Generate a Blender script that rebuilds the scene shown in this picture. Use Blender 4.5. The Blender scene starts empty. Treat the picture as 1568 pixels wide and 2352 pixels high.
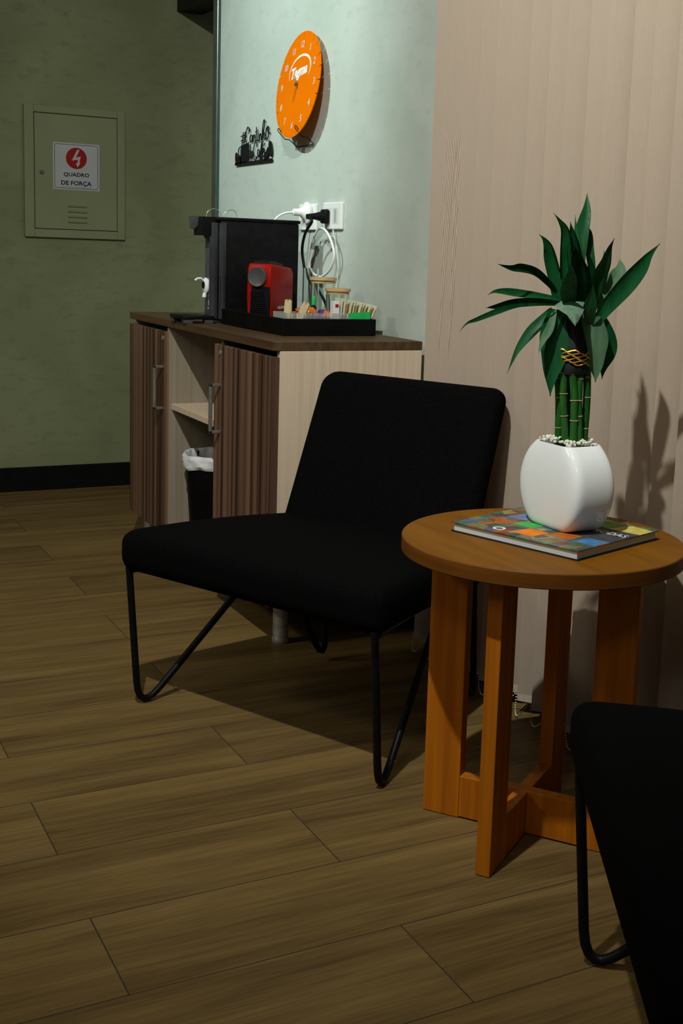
import bpy, bmesh, math, random
from mathutils import Vector, Matrix
random.seed(7)
PI = math.pi
# ------------------------------------------------------------------ camera, world, lights, exposure
W_, H_ = 1568, 2352
YAW, PITCH, ROLL, FPX, PX, PY, CZ = 0.498, 0.157, 0.0361, 2802.56, 925.17, 1024.77, 0.9423
fw = Vector((-math.cos(YAW)*math.cos(PITCH), math.sin(YAW)*math.cos(PITCH), -math.sin(PITCH)))
r0 = fw.cross(Vector((0, 0, 1))).normalized(); u0 = r0.cross(fw)
rt = r0*math.cos(ROLL)+u0*math.sin(ROLL); upv = rt.cross(fw)
cam = bpy.data.cameras.new('camera'); camo = bpy.data.objects.new('camera', cam)
bpy.context.scene.collection.objects.link(camo)
M = Matrix((rt, upv, -fw)).transposed().to_4x4(); M.translation = Vector((0, 0, CZ)); camo.matrix_world = M
cam.sensor_fit = 'VERTICAL'; cam.sensor_height = 36; cam.sensor_width = 24
cam.lens = FPX*36/H_; cam.shift_x = (W_/2-PX)/H_; cam.shift_y = (PY-H_/2)/H_
cam.clip_start = 0.02
S = bpy.context.scene; S.camera = camo
S.view_settings.view_transform = 'Standard'; S.view_settings.look = 'None'; S.view_settings.gamma = 1
S.view_settings.use_curve_mapping = False; S.view_settings.exposure = 0.0
C = S.collection
w = bpy.data.worlds.new('world'); S.world = w; w.use_nodes = True
w.node_tree.nodes['Background'].inputs[0].default_value = (0.85, 0.95, 0.9, 1)
w.node_tree.nodes['Background'].inputs[1].default_value = 0.10
def lamp(name, loc, target, energy, color, size=0.03, angle=150, blend=0.6):
    l = bpy.data.lights.new(name, 'SPOT'); l.energy = energy; l.color = color; l.shadow_soft_size = size
    l.spot_size = math.radians(angle); l.spot_blend = blend
    o = bpy.data.objects.new(name, l); C.objects.link(o); o.location = loc
    d = Vector(target)-Vector(loc); o.rotation_euler = d.to_track_quat('-Z', 'Y').to_euler(); return o
lamp('downlight_front', (-1.0, 0.05, 2.5), (-2.1, 1.3, 1.38), 205, (0.98, 1.0, 0.95), 0.022, 106, 1.0)
lamp('downlight_wall', (-2.95, -0.35, 2.5), (-3.57, 1.48, 1.44), 185, (0.83, 1.0, 0.97), 0.022, 49, 1.0)
lamp('fill_far', (-2.6, -1.6, 2.5), (-2.8, 0.35, 0.0), 78, (1.0, 0.95, 0.80), 0.30, 80, 0.7)  # added soft fill without a known fixture, lifts the floor on the left
lamp('fill_camera_side', (0.2, -0.9, 2.5), (-1.9, 0.0, 0.0), 32, (1.0, 0.96, 0.88), 0.30, 110, 0.9)  # extra unseen fill, brightens the near floor and softens shadows

# ------------------------------------------------------------------ materials
def new_mat(name, color, rough=0.6, metal=0.0, **kw):
    m = bpy.data.materials.new(name); m.use_nodes = True
    b = m.node_tree.nodes['Principled BSDF']
    b.inputs['Base Color'].default_value = (*color, 1); b.inputs['Roughness'].default_value = rough
    b.inputs['Metallic'].default_value = metal
    b.inputs['Specular IOR Level'].default_value = .12 if rough >= .38 and metal == 0 else .5
    for k, v in kw.items(): b.inputs[k.replace('_', ' ')].default_value = v
    return m
def nd(m, t, **kw):
    n = m.node_tree.nodes.new(t)
    for k, v in kw.items(): setattr(n, k, v)
    return n
def lk(m, a, b): m.node_tree.links.new(a, b)
def noise_mat(name, c1, c2, scale=(1, 1, 1), nscale=5, detail=6, rough=0.7, bump=0.0, lo=0.35, hi=0.65, distort=0.0, **kw):
    m = new_mat(name, c1, rough, **kw); b = m.node_tree.nodes['Principled BSDF']
    tc = nd(m, 'ShaderNodeTexCoord'); mp = nd(m, 'ShaderNodeMapping'); mp.inputs['Scale'].default_value = scale
    ns = nd(m, 'ShaderNodeTexNoise'); ns.inputs['Scale'].default_value = nscale; ns.inputs['Detail'].default_value = detail
    ns.inputs['Distortion'].default_value = distort
    cr = nd(m, 'ShaderNodeValToRGB'); cr.color_ramp.elements[0].position = lo; cr.color_ramp.elements[1].position = hi
    cr.color_ramp.elements[0].color = (*c1, 1); cr.color_ramp.elements[1].color = (*c2, 1)
    lk(m, tc.outputs['Object'], mp.inputs[0]); lk(m, mp.outputs[0], ns.inputs['Vector']); lk(m, ns.outputs['Fac'], cr.inputs[0])
    lk(m, cr.outputs[0], b.inputs['Base Color'])
    if bump:
        bp = nd(m, 'ShaderNodeBump'); bp.inputs['Strength'].default_value = bump; bp.inputs['Distance'].default_value = 0.004
        lk(m, ns.outputs['Fac'], bp.inputs['Height']); lk(m, bp.outputs[0], b.inputs['Normal'])
    return m
def plaster(name, ca, cb, cc):
    # burnished cement: large blotches plus fine streaks
    m = new_mat(name, ca, 0.55); b = m.node_tree.nodes['Principled BSDF']; b.inputs['Specular IOR Level'].default_value = 0.1
    tc = nd(m, 'ShaderNodeTexCoord')
    n1 = nd(m, 'ShaderNodeTexNoise'); n1.inputs['Scale'].default_value = 2.3; n1.inputs['Detail'].default_value = 7; n1.inputs['Distortion'].default_value = 0.6
    n2 = nd(m, 'ShaderNodeTexNoise'); n2.inputs['Scale'].default_value = 14; n2.inputs['Detail'].default_value = 8; n2.inputs['Roughness'].default_value = 0.7
    mp = nd(m, 'ShaderNodeMapping'); mp.inputs['Scale'].default_value = (1, 1, 2.2)
    lk(m, tc.outputs['Object'], n1.inputs['Vector']); lk(m, tc.outputs['Object'], mp.inputs[0]); lk(m, mp.outputs[0], n2.inputs['Vector'])
    r1 = nd(m, 'ShaderNodeValToRGB'); r1.color_ramp.elements[0].position = .38; r1.color_ramp.elements[1].position = .62
    r1.color_ramp.elements[0].color = (*ca, 1); r1.color_ramp.elements[1].color = (*cb, 1)
    mx = nd(m, 'ShaderNodeMixRGB'); r2 = nd(m, 'ShaderNodeValToRGB'); r2.color_ramp.elements[0].position = .52; r2.color_ramp.elements[1].position = .72
    r2.color_ramp.elements[1].color = (.75, .75, .75, 1)
    lk(m, n1.outputs['Fac'], r1.inputs[0]); lk(m, n2.outputs['Fac'], r2.inputs[0]); lk(m, r2.outputs[0], mx.inputs[0])
    lk(m, r1.outputs[0], mx.inputs[1]); mx.inputs[2].default_value = (*cc, 1); lk(m, mx.outputs[0], b.inputs['Base Color'])
    bp = nd(m, 'ShaderNodeBump'); bp.inputs['Strength'].default_value = .12; bp.inputs['Distance'].default_value = .003
    lk(m, n2.outputs['Fac'], bp.inputs['Height']); lk(m, bp.outputs[0], b.inputs['Normal'])
    return m
def floor_mat():
    m = new_mat('wood_look_tile', (.2, .14, .08), .5); b = m.node_tree.nodes['Principled BSDF']; b.inputs['Specular IOR Level'].default_value = .15
    tc = nd(m, 'ShaderNodeTexCoord'); sp = nd(m, 'ShaderNodeSeparateXYZ'); lk(m, tc.outputs['Object'], sp.inputs[0])
    def ma(op, a, bb=None, c=None):
        n = nd(m, 'ShaderNodeMath', operation=op)
        for i, v in enumerate((a, bb, c)):
            if v is None: continue
            if isinstance(v, (int, float)): n.inputs[i].default_value = v
            else: lk(m, v, n.inputs[i])
        return n.outputs[0]
    X, Y = sp.outputs[0], sp.outputs[1]
    xr = ma('DIVIDE', ma('ADD', X, 8.25), 0.2); row = ma('FLOOR', xr); fx = ma('SUBTRACT', xr, row)
    par = ma('MODULO', row, 2.0)
    ys = ma('DIVIDE', ma('SUBTRACT', ma('ADD', Y, 12.25), ma('MULTIPLY', par, .39)), 1.2); ys = ma('SUBTRACT', ys, .3292)
    col = ma('FLOOR', ys); fy = ma('SUBTRACT', ys, col)
    ex = ma('MULTIPLY', ma('MINIMUM', fx, ma('SUBTRACT', 1.0, fx)), .2); ey = ma('MULTIPLY', ma('MINIMUM', fy, ma('SUBTRACT', 1.0, fy)), 1.2)
    e = ma('MINIMUM', ex, ey); grout = ma('LESS_THAN', e, .0011)
    rnd = nd(m, 'ShaderNodeTexWhiteNoise', noise_dimensions='2D'); cb = nd(m, 'ShaderNodeCombineXYZ'); lk(m, row, cb.inputs[0]); lk(m, col, cb.inputs[1]); lk(m, cb.outputs[0], rnd.inputs['Vector'])
    off = ma('MULTIPLY', rnd.outputs['Value'], 37.0)
    v = nd(m, 'ShaderNodeCombineXYZ'); lk(m, ma('MULTIPLY', X, 26.0), v.inputs[0]); lk(m, ma('MULTIPLY', Y, 1.5), v.inputs[1]); lk(m, off, v.inputs[2])
    n1 = nd(m, 'ShaderNodeTexNoise'); n1.inputs['Scale'].default_value = 1.0; n1.inputs['Detail'].default_value = 9; n1.inputs['Roughness'].default_value = .62; n1.inputs['Distortion'].default_value = .7
    lk(m, v.outputs[0], n1.inputs['Vector'])
    v2 = nd(m, 'ShaderNodeCombineXYZ'); lk(m, ma('MULTIPLY', X, 9.0), v2.inputs[0]); lk(m, ma('MULTIPLY', Y, .9), v2.inputs[1]); lk(m, off, v2.inputs[2])
    wv = nd(m, 'ShaderNodeTexWave'); wv.wave_type = 'RINGS'; wv.inputs['Scale'].default_value = 1.1; wv.inputs['Distortion'].default_value = 7; wv.inputs['Detail'].default_value = 3; wv.inputs['Detail Scale'].default_value = .8
    lk(m, v2.outputs[0], wv.inputs['Vector'])
    v3 = nd(m, 'ShaderNodeCombineXYZ'); lk(m, ma('MULTIPLY', X, 190.0), v3.inputs[0]); lk(m, ma('MULTIPLY', Y, 9.0), v3.inputs[1]); lk(m, off, v3.inputs[2])
    n3 = nd(m, 'ShaderNodeTexNoise'); n3.inputs['Scale'].default_value = 1.0; n3.inputs['Detail'].default_value = 3; lk(m, v3.outputs[0], n3.inputs['Vector'])
    f = ma('ADD', ma('MULTIPLY', n1.outputs['Fac'], .62), ma('MULTIPLY', wv.outputs['Fac'], .13)); f = ma('ADD', f, ma('MULTIPLY', n3.outputs['Fac'], .35))
    f = ma('ADD', f, ma('MULTIPLY', ma('SUBTRACT', rnd.outputs['Value'], .5), .06))
    cr = nd(m, 'ShaderNodeValToRGB'); cr.color_ramp.elements[0].position = .36; cr.color_ramp.elements[1].position = .74
    cr.color_ramp.elements[0].color = (.098, .058, .020, 1); cr.color_ramp.elements[1].color = (.232, .150, .050, 1)
    lk(m, f, cr.inputs[0]); mx = nd(m, 'ShaderNodeMixRGB'); lk(m, grout, mx.inputs[0]); lk(m, cr.outputs[0], mx.inputs[1]); mx.inputs[2].default_value = (.05, .035, .025, 1)
    lk(m, mx.outputs[0], b.inputs['Base Color'])
    bp = nd(m, 'ShaderNodeBump'); bp.inputs['Strength'].default_value = .25; bp.inputs['Distance'].default_value = .002
    h = ma('SUBTRACT', n3.outputs['Fac'], ma('MULTIPLY', grout, 1.5)); lk(m, h, bp.inputs['Height']); lk(m, bp.outputs[0], b.inputs['Normal'])
    return m
def wood(name, dark, light, axis_scale, nscale=1.0, rough=.5, lo=.35, hi=.65, bump=.05):
    return noise_mat(name, dark, light, axis_scale, nscale, 6, rough, bump, lo, hi, .25)
m_wallB = plaster('plaster_pale_green', (.47, .53, .46), (.56, .61, .545), (.42, .475, .41))
m_wallA = plaster('plaster_olive_dimmed', (.205, .222, .115), (.255, .272, .15), (.16, .172, .09))  # left wall plaster colour lowered to stand in for weaker light there
m_floor = floor_mat()
m_ceil = noise_mat('ceiling_paint', (.6, .6, .57), (.66, .66, .63), nscale=3)
m_base = noise_mat('baseboard_black', (.003, .003, .003), (.005, .005, .005), nscale=20, rough=.6)
m_black = noise_mat('black_fabric', (.0018, .0018, .0019), (.0034, .0034, .0036), nscale=260, detail=3, rough=.95, bump=.3, Specular_IOR_Level=0.04)
m_tube = noise_mat('black_powder_coat', (.004, .004, .0045), (.007, .007, .008), nscale=60, rough=.42)
m_oak = wood('honey_oak_veneer', (.34, .092, .004), (.48, .150, .007), (60, 60, 2.2))
m_oaktop = wood('honey_oak_top', (.165, .060, .001), (.215, .082, .003), (4, 40, 4))
m_zebra = wood('striped_brown_laminate', (.042, .019, .011), (.215, .122, .078), (44, 8, .3), lo=.36, hi=.62)
m_walnut = wood('brown_worktop_laminate', (.062, .034, .017), (.112, .066, .033), (2.5, 90, 30), lo=.3, hi=.7)
m_birch = wood('pale_birch_laminate', (.63, .49, .345), (.75, .595, .44), (90, 90, 1.4), lo=.3, hi=.7)
m_chrome = noise_mat('brushed_aluminium', (.5, .5, .48), (.62, .62, .6), (4, 4, 60), 3, rough=.35, metal=.9)
m_satin = noise_mat('satin_foot_metal', (.42, .40, .34), (.55, .52, .45), (4, 4, 40), 3, rough=.45, metal=.6)
m_blackp = noise_mat('black_plastic', (.004, .004, .0045), (.007, .007, .0075), nscale=40, rough=.42)
m_greyp = noise_mat('graphite_plastic', (.055, .057, .06), (.07, .072, .075), nscale=40, rough=.35)
m_gloss = noise_mat('smoked_gloss_plastic', (.035, .036, .04), (.045, .046, .05), nscale=40, rough=.12)
m_tray = noise_mat('black_tray_lacquer', (.002, .002, .002), (.004, .004, .004), nscale=30, rough=.55)
m_red = noise_mat('red_plastic', (.30, .006, .003), (.36, .010, .004), nscale=10, rough=.34, Specular_IOR_Level=.06)
m_white = noise_mat('white_plastic', (.78, .80, .77), (.84, .85, .83), nscale=8, rough=.4)
m_whitedim = noise_mat('cream_plastic', (.62, .64, .58), (.68, .70, .64), nscale=8, rough=.5)
m_ceramic = noise_mat('white_glazed_ceramic', (.80, .83, .81), (.86, .88, .87), nscale=4, rough=.08)
m_orange = noise_mat('orange_acrylic', (.76, .155, .0), (.80, .17, .0), nscale=5, rough=.4, Specular_IOR_Level=.05)
m_paper = noise_mat('white_paper', (.72, .73, .72), (.80, .80, .79), nscale=10, rough=.8)
m_ink = noise_mat('black_ink', (.01, .01, .012), (.016, .016, .018), nscale=10, rough=.7)
m_inkred = noise_mat('red_ink', (.30, .012, .010), (.34, .018, .014), nscale=10, rough=.7)
m_mdf = noise_mat('black_mdf', (.008, .008, .008), (.013, .013, .013), nscale=60, rough=.7)
m_blind = noise_mat('beige_blind_fabric', (.655, .545, .435), (.69, .575, .46), (300, 300, 6), 4, rough=.9, bump=.1)
m_weight = noise_mat('blind_hem_fabric', (.48, .40, .32), (.54, .46, .38), (60, 60, 3), 4, rough=.9)
m_bead = noise_mat('white_bead_chain', (.75, .76, .7), (.82, .83, .78), nscale=5, rough=.4)
m_leaf = noise_mat('dark_green_leaf', (.008, .095, .024), (.015, .165, .046), (30, 30, 5), 3, rough=.36, lo=.3, hi=.7)
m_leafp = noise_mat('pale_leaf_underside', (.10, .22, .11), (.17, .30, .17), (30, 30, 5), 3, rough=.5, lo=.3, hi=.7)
m_leafd = noise_mat('deep_green_leaf', (.006, .05, .016), (.012, .10, .03), (30, 30, 5), 3, rough=.4)
m_cane = noise_mat('green_cane', (.012, .075, .010), (.028, .125, .022), (30, 30, 8), 3, rough=.4)
m_node = noise_mat('tan_cane_node', (.22, .18, .08), (.32, .27, .14), nscale=30, rough=.7)
m_gold = noise_mat('gold_wire', (.8, .42, .03), (.95, .6, .08), nscale=60, rough=.3, metal=.7)
m_darktie = noise_mat('dark_sheath', (.01, .012, .012), (.02, .022, .022), nscale=60, rough=.5)
m_pebble = noise_mat('white_gravel', (.62, .62, .50), (.80, .79, .68), nscale=120, rough=.8)
m_bamboo = wood('bamboo_lid', (.40, .26, .11), (.62, .44, .22), (30, 30, 120), lo=.3, hi=.7)
m_bag = noise_mat('white_bin_liner', (.62, .64, .62), (.78, .79, .78), nscale=14, rough=.55, bump=.6)
m_bin = noise_mat('black_bin_plastic', (.002, .002, .0025), (.004, .004, .0045), nscale=30, rough=.5)
m_green = noise_mat('green_packet', (.02, .42, .09), (.03, .55, .13), nscale=40, rough=.4)
m_stick = wood('pale_wood_sticks', (.55, .43, .24), (.70, .57, .35), (60, 60, 6))
m_sachet = noise_mat('cream_sachet_paper', (.62, .60, .40), (.75, .74, .58), nscale=60, rough=.6)
m_brownink = noise_mat('brown_ink', (.30, .13, .03), (.36, .16, .05), nscale=60, rough=.6)
m_copper = noise_mat('orange_foil', (.85, .20, .02), (.95, .33, .06), nscale=30, rough=.25, metal=.6)
m_purple = noise_mat('purple_foil', (.10, .03, .22), (.18, .06, .35), nscale=30, rough=.25, metal=.6)
m_door = noise_mat('panel_paint_olive', (.235, .252, .14), (.255, .272, .15), nscale=6, rough=.45)
m_gap = noise_mat('dark_gap', (.02, .02, .015), (.03, .03, .02), nscale=6, rough=.8)
m_tealglass = noise_mat('glass_edge_green', (.05, .115, .095), (.07, .15, .125), (1, 1, .4), 3, rough=.15)
m_alu = noise_mat('grey_aluminium_profile', (.10, .105, .10), (.14, .145, .14), (1, 1, 3), 3, rough=.25, metal=.5)
def glass_mat(name, col, rough=.03):
    m = new_mat(name, col, rough); b = m.node_tree.nodes['Principled BSDF']
    b.inputs['Transmission Weight'].default_value = 1.0; b.inputs['IOR'].default_value = 1.3
    tc = nd(m, 'ShaderNodeTexCoord'); ns = nd(m, 'ShaderNodeTexNoise'); ns.inputs['Scale'].default_value = 5
    mx = nd(m, 'ShaderNodeMixRGB'); mx.inputs[1].default_value = (*col, 1); mx.inputs[2].default_value = (*[min(1, c*1.03) for c in col], 1)
    lk(m, tc.outputs['Object'], ns.inputs['Vector']); lk(m, ns.outputs['Fac'], mx.inputs[0]); lk(m, mx.outputs[0], b.inputs['Base Color'])
    return m
m_glass = glass_mat('clear_glass', (.90, .95, .92)); m_acryl = glass_mat('clear_acrylic', (.80, .84, .80), .12); m_acryl.node_tree.nodes['Principled BSDF'].inputs['Transmission Weight'].default_value = .82

m_birchdim = wood('birch_darkened_inside', (.26, .215, .15), (.33, .28, .205), (90, 90, 1.4), lo=.3, hi=.7)  # birch darkened for the inner panels, their shade is put into the colour
m_sticker = noise_mat('sticker_vinyl', (.44, .44, .445), (.48, .48, .485), nscale=10, rough=.8)
# ------------------------------------------------------------------ helpers
def setp(o, label=None, cat=None, group=None, kind=None):
    if label: o['label'] = label
    if cat: o['category'] = cat
    if group: o['group'] = group
    if kind: o['kind'] = kind
    return o
def thing(name, label, cat, loc=(0, 0, 0), rz=0.0, group=None):
    o = bpy.data.objects.new(name, None); C.objects.link(o); o.location = loc; o.rotation_euler = (0, 0, rz)
    o.empty_display_size = .05; return setp(o, label, cat, group)
def wloc(o):
    v = Vector((0, 0, 0))
    while o: v += o.location; o = o.parent
    return v
def obj(name, bm, mats, parent=None, local=False, smooth=None, label=None):
    if not isinstance(mats, (list, tuple)): mats = [mats]
    bmesh.ops.recalc_face_normals(bm, faces=bm.faces)
    me = bpy.data.meshes.new(name); o = bpy.data.objects.new(name, me); C.objects.link(o)
    if parent:
        o.parent = parent
        if not local:
            # every part keeps identity transform under its root; vertices are moved to the root's frame
            bm.transform(Matrix.Translation(-wloc(parent)))
    elif not local:
        xs = [v.co for v in bm.verts]; lo = [min(c[i] for c in xs) for i in range(3)]; hi = [max(c[i] for c in xs) for i in range(3)]
        org = Vector(((lo[0]+hi[0])/2, (lo[1]+hi[1])/2, lo[2])); bm.transform(Matrix.Translation(-org)); o.location = org
    if smooth is not None:
        for f in bm.faces: f.smooth = True
    bm.to_mesh(me); bm.free()
    for m in mats: me.materials.append(m)
    if smooth is not None: me.set_sharp_from_angle(angle=math.radians(smooth)) if hasattr(me, 'set_sharp_from_angle') else None
    if label: o['label'] = label
    return o
def solid(name, bm, mats, label, cat, group=None, smooth=None, kind=None):
    return setp(obj(name, bm, mats, smooth=smooth), label, cat, group, kind)
def struct(name, bm, mats, parent=None, smooth=None):
    o = obj(name, bm, mats, parent, smooth=smooth)
    if not parent: o['kind'] = 'structure'
    return o
def NB(): return bmesh.new()
def box(bm, x0, x1, y0, y1, z0, z1, bev=0.0, seg=2, mi=0, mat=None):
    vs = [bm.verts.new((x, y, z)) for x in (x0, x1) for y in (y0, y1) for z in (z0, z1)]
    fs = [bm.faces.new([vs[i] for i in q]) for q in ((0, 1, 3, 2), (4, 6, 7, 5), (0, 4, 5, 1), (2, 3, 7, 6), (0, 2, 6, 4), (1, 5, 7, 3))]
    for f in fs: f.material_index = mi
    if mat is not None: bmesh.ops.transform(bm, matrix=mat, verts=vs)
    if bev:
        es = list({e for f in fs for e in f.edges})
        r = bmesh.ops.bevel(bm, geom=es, offset=bev, segments=seg, profile=.5, affect='EDGES')
        for f in r['faces']: f.material_index = mi
    return bm
def tube(bm, pts, r, n=8, cap=True, mi=0, closed=False):
    pts = [Vector(p) for p in pts]; N = len(pts); rings = []
    up = None
    for i, p in enumerate(pts):
        if closed: t = (pts[(i+1) % N]-pts[i-1])
        else: t = pts[min(i+1, N-1)]-pts[max(i-1, 0)]
        t.normalize()
        if up is None:
            up = t.orthogonal().normalized()
        else:
            up = (up-t*up.dot(t)); up = up.normalized() if up.length > 1e-6 else t.orthogonal().normalized()
        b = t.cross(up); rr = r[i] if isinstance(r, (list, tuple)) else r
        rings.append([bm.verts.new(p+(up*math.cos(2*PI*k/n)+b*math.sin(2*PI*k/n))*rr) for k in range(n)])
    m = N if closed else N-1
    for i in range(m):
        a, c = rings[i], rings[(i+1) % N]
        for k in range(n):
            f = bm.faces.new((a[k], a[(k+1) % n], c[(k+1) % n], c[k])); f.material_index = mi
    if cap and not closed:
        for ring in (rings[0], rings[-1]):
            try: f = bm.faces.new(ring); f.material_index = mi
            except ValueError: pass
    return bm
def fillet(pts, r, n=6):
    pts = [Vector(p) for p in pts]; out = [pts[0]]
    for i in range(1, len(pts)-1):
        a, b, c = pts[i-1], pts[i], pts[i+1]; u = (a-b).normalized(); v = (c-b).normalized()
        ang = u.angle(v); d = min(r/math.tan(ang/2), (a-b).length*.49, (c-b).length*.49)
        p0, p1 = b+u*d, b+v*d
        for k in range(n+1):
            t = k/n; out.append(p0*(1-t)**2+b*2*t*(1-t)+p1*t*t)
    out.append(pts[-1]); return out
def spline(pts, n=8, closed=False):
    pts = [Vector(p) for p in pts]; N = len(pts); out = []
    R_ = range(N) if closed else range(N-1)
    for i in R_:
        g = (lambda k: pts[k % N]) if closed else (lambda k: pts[max(0, min(N-1, k))])
        p0, p1, p2, p3 = g(i-1), g(i), g(i+1), g(i+2)
        for k in range(n):
            t = k/n
            out.append(.5*((2*p1)+(-p0+p2)*t+(2*p0-5*p1+4*p2-p3)*t*t+(-p0+3*p1-3*p2+p3)*t**3))
    if not closed: out.append(pts[-1])
    return out
def lathe(bm, prof, n=32, c=(0, 0, 0), mi=0, cap=True, sx=1, sy=1):
    rings = [[bm.verts.new((c[0]+sx*r*math.cos(2*PI*k/n), c[1]+sy*r*math.sin(2*PI*k/n), c[2]+z)) for k in range(n)] for r, z in prof]
    for a, b in zip(rings, rings[1:]):
        for k in range(n):
            f = bm.faces.new((a[k], a[(k+1) % n], b[(k+1) % n], b[k])); f.material_index = mi
    if cap:
        for ring in (rings[0], rings[-1]):
            f = bm.faces.new(ring); f.material_index = mi
    return bm
def prism(bm, poly, frame, d0, d1, mi=0):
    # poly in 2-D (a, b); frame = (origin, A, B, N)
    O, A, B, Nn = [Vector(v) for v in frame]
    lo = [bm.verts.new(O+A*a+B*b+Nn*d0) for a, b in poly]; hi = [bm.verts.new(O+A*a+B*b+Nn*d1) for a, b in poly]
    n = len(poly)
    fs = [bm.faces.new(hi), bm.faces.new(lo[::-1])]+[bm.faces.new((lo[i], lo[(i+1) % n], hi[(i+1) % n], hi[i])) for i in range(n)]
    for f in fs: f.material_index = mi
    return bm
def text(bm, s, frame, width=None, height=None, d0=0.0, d1=.0005, mi=0, cx=0, cy=0, bold=0.0, shear=0.0, spacing=1.0):
    cu = bpy.data.curves.new('t', 'FONT'); cu.body = s; cu.size = 1; cu.extrude = .5; cu.offset = bold; cu.shear = shear
    cu.space_character = spacing; cu.resolution_u = 3
    to = bpy.data.objects.new('t', cu); C.objects.link(to); bpy.context.view_layer.update()
    me = bpy.data.meshes.new_from_object(to.evaluated_get(bpy.context.evaluated_depsgraph_get()))
    xs = [v.co.x for v in me.vertices]; ys = [v.co.y for v in me.vertices]
    x0, x1, y0, y1 = min(xs), max(xs), min(ys), max(ys)
    sx = width/(x1-x0) if width else None; sy = height/(y1-y0) if height else None
    sx = sx or sy; sy = sy or sx
    O, A, B, Nn = [Vector(v) for v in frame]
    vs = [bm.verts.new(O+A*((v.co.x-(x0+x1)/2)*sx+cx)+B*((v.co.y-(y0+y1)/2)*sy+cy)+Nn*(d0 if v.co.z < 0 else d1)) for v in me.vertices]
    for p in me.polygons:
        try: f = bm.faces.new([vs[i] for i in p.vertices]); f.material_index = mi
        except ValueError: pass
    bpy.data.objects.remove(to); bpy.data.curves.remove(cu); bpy.data.meshes.remove(me)
    return bm
def copy_tree(o, parent=None, top=True):
    c = o.copy(); C.objects.link(c)
    if parent: c.parent = parent
    for ch in list(o.children): copy_tree(ch, c, False)
    return c

# ------------------------------------------------------------------ the room
XA, YB = -4.675, 1.48
bm = NB(); box(bm, -6.0, 2.5, -3.5, 4.0, -.08, 0); struct('floor', bm, m_floor)
bpy.data.objects['floor'].location
bm = NB(); box(bm, -6.0, 2.5, -3.5, 4.0, 2.6, 2.7); struct('ceiling', bm, m_ceil)
bm = NB(); box(bm, XA-.12, XA, -3.5, 4.0, 0, 2.6); struct('wall_left', bm, m_wallA)
bm = NB(); box(bm, -4.13, 2.5, YB, YB+.14, 0, 2.6); struct('wall_back', bm, m_wallB)
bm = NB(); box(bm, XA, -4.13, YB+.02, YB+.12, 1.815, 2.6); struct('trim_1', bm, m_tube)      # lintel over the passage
bm = NB(); box(bm, XA, XA+.014, -3.5, 4.0, 0, .091, .002, 1); struct('baseboard_left', bm, m_base)
bm = NB(); box(bm, -4.13, 2.5, YB-.014, YB, 0, .091, .002, 1); struct('baseboard_back', bm, m_base)
# jamb of the glass door at the end of the back wall
d = thing('door_1', None, None, (-4.16, YB+.02, 0)); d['kind'] = 'structure'
for k in ('label', 'category'):
    if k in d: del d[k]
bm = NB(); box(bm, -4.168, -4.131, YB+.003, YB+.05, 0, 1.815, .002, 1); obj('glass_edge', bm, m_tealglass, d)
bm = NB(); box(bm, -4.177, -4.169, YB+.008, YB+.045, 0, 1.815); obj('seal', bm, m_gap, d)
bm = NB(); box(bm, -4.222, -4.178, YB+.004, YB+.06, 0, 1.815, .003, 2); obj('door_profile', bm, m_alu, d)

# ------------------------------------------------------------------ cabinet
X0, X1, Y0, Y1, HT, TT = -3.764, -2.589, 1.062, 1.4515, .7314, .021
cab = thing('cabinet', 'low brown office cabinet with striped doors and pale sides below the clock', 'cabinet', (-3.17, 1.26, 0))
ZB = .1
bm = NB(); box(bm, X0, X1, Y0, Y1, HT-TT, HT, .0012, 1); obj('worktop', bm, m_walnut, cab, label='brown wood-grain worktop with squared edge')
ZT = HT-TT-.0005
XL, XR = -3.377, -2.989      # opening
bm = NB()
box(bm, X1-.020, X1-.001, Y0+.018, Y1, ZB, ZT, .0008, 1); obj('side_panel', bm, m_birch, cab)
bm = NB(); box(bm, X0+.001, X0+.019, Y0+.018, Y1, ZB, ZT, .0008, 1); obj('side_panel', bm, m_birch, cab)
bm = NB(); box(bm, XL-.018, XL, Y0+.005, Y1-.016, ZB, ZT-.001, .0008, 1); obj('partition', bm, m_birchdim, cab)
bm = NB(); box(bm, XR, XR+.018, Y0+.02, Y1-.016, ZB, ZT-.001, .0008, 1); obj('partition', bm, m_birchdim, cab)
bm = NB(); box(bm, XL, XR, Y0+.012, Y1-.016, .474, .491, .0008, 1); obj('shelf', bm, m_birch, cab)
bm = NB(); box(bm, X0+.02, X1-.021, Y0+.02, Y1-.016, ZB, ZB+.018); obj('bottom_panel', bm, m_birchdim, cab)
bm = NB(); box(bm, X0+.02, X1-.021, Y1-.015, Y1, ZB, ZT); obj('back_panel', bm, m_birchdim, cab)
def handle(door, x):
    bm = NB(); p = [(x, Y0+.0, .594), (x, Y0-.026, .594), (x, Y0-.026, .474), (x, Y0+.0, .474)]
    for a, b in zip(p, p[1:]):
        box(bm, x-.005, x+.005, min(a[1], b[1])-.004, max(a[1], b[1])+(.004 if a[1] == b[1] else 0), min(a[2], b[2])-.004, max(a[2], b[2])+.004, .0015, 1)
    obj('handle', bm, m_chrome, door)
    bm = NB(); lathe(bm, [(.0075, 0), (.0075, .002), (.006, .003)], 16); box(bm, -.0008, .0008, -.003, .003, .002, .0036)
    bm.transform(Matrix.Translation((x-.003, Y0, .676)) @ Matrix.Rotation(PI/2, 4, 'X')); obj('lock', bm, m_chrome, door)
for (a, b, hx) in ((X0+.002, XL-.004, -3.418), (XR+.006, X1-.002, -2.936)):
    bm = NB(); box(bm, a, b, Y0, Y0+.017, ZB+.002, ZT-.014, .0008, 1); dr = obj('door', bm, m_zebra, cab); handle(dr, hx)
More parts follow.
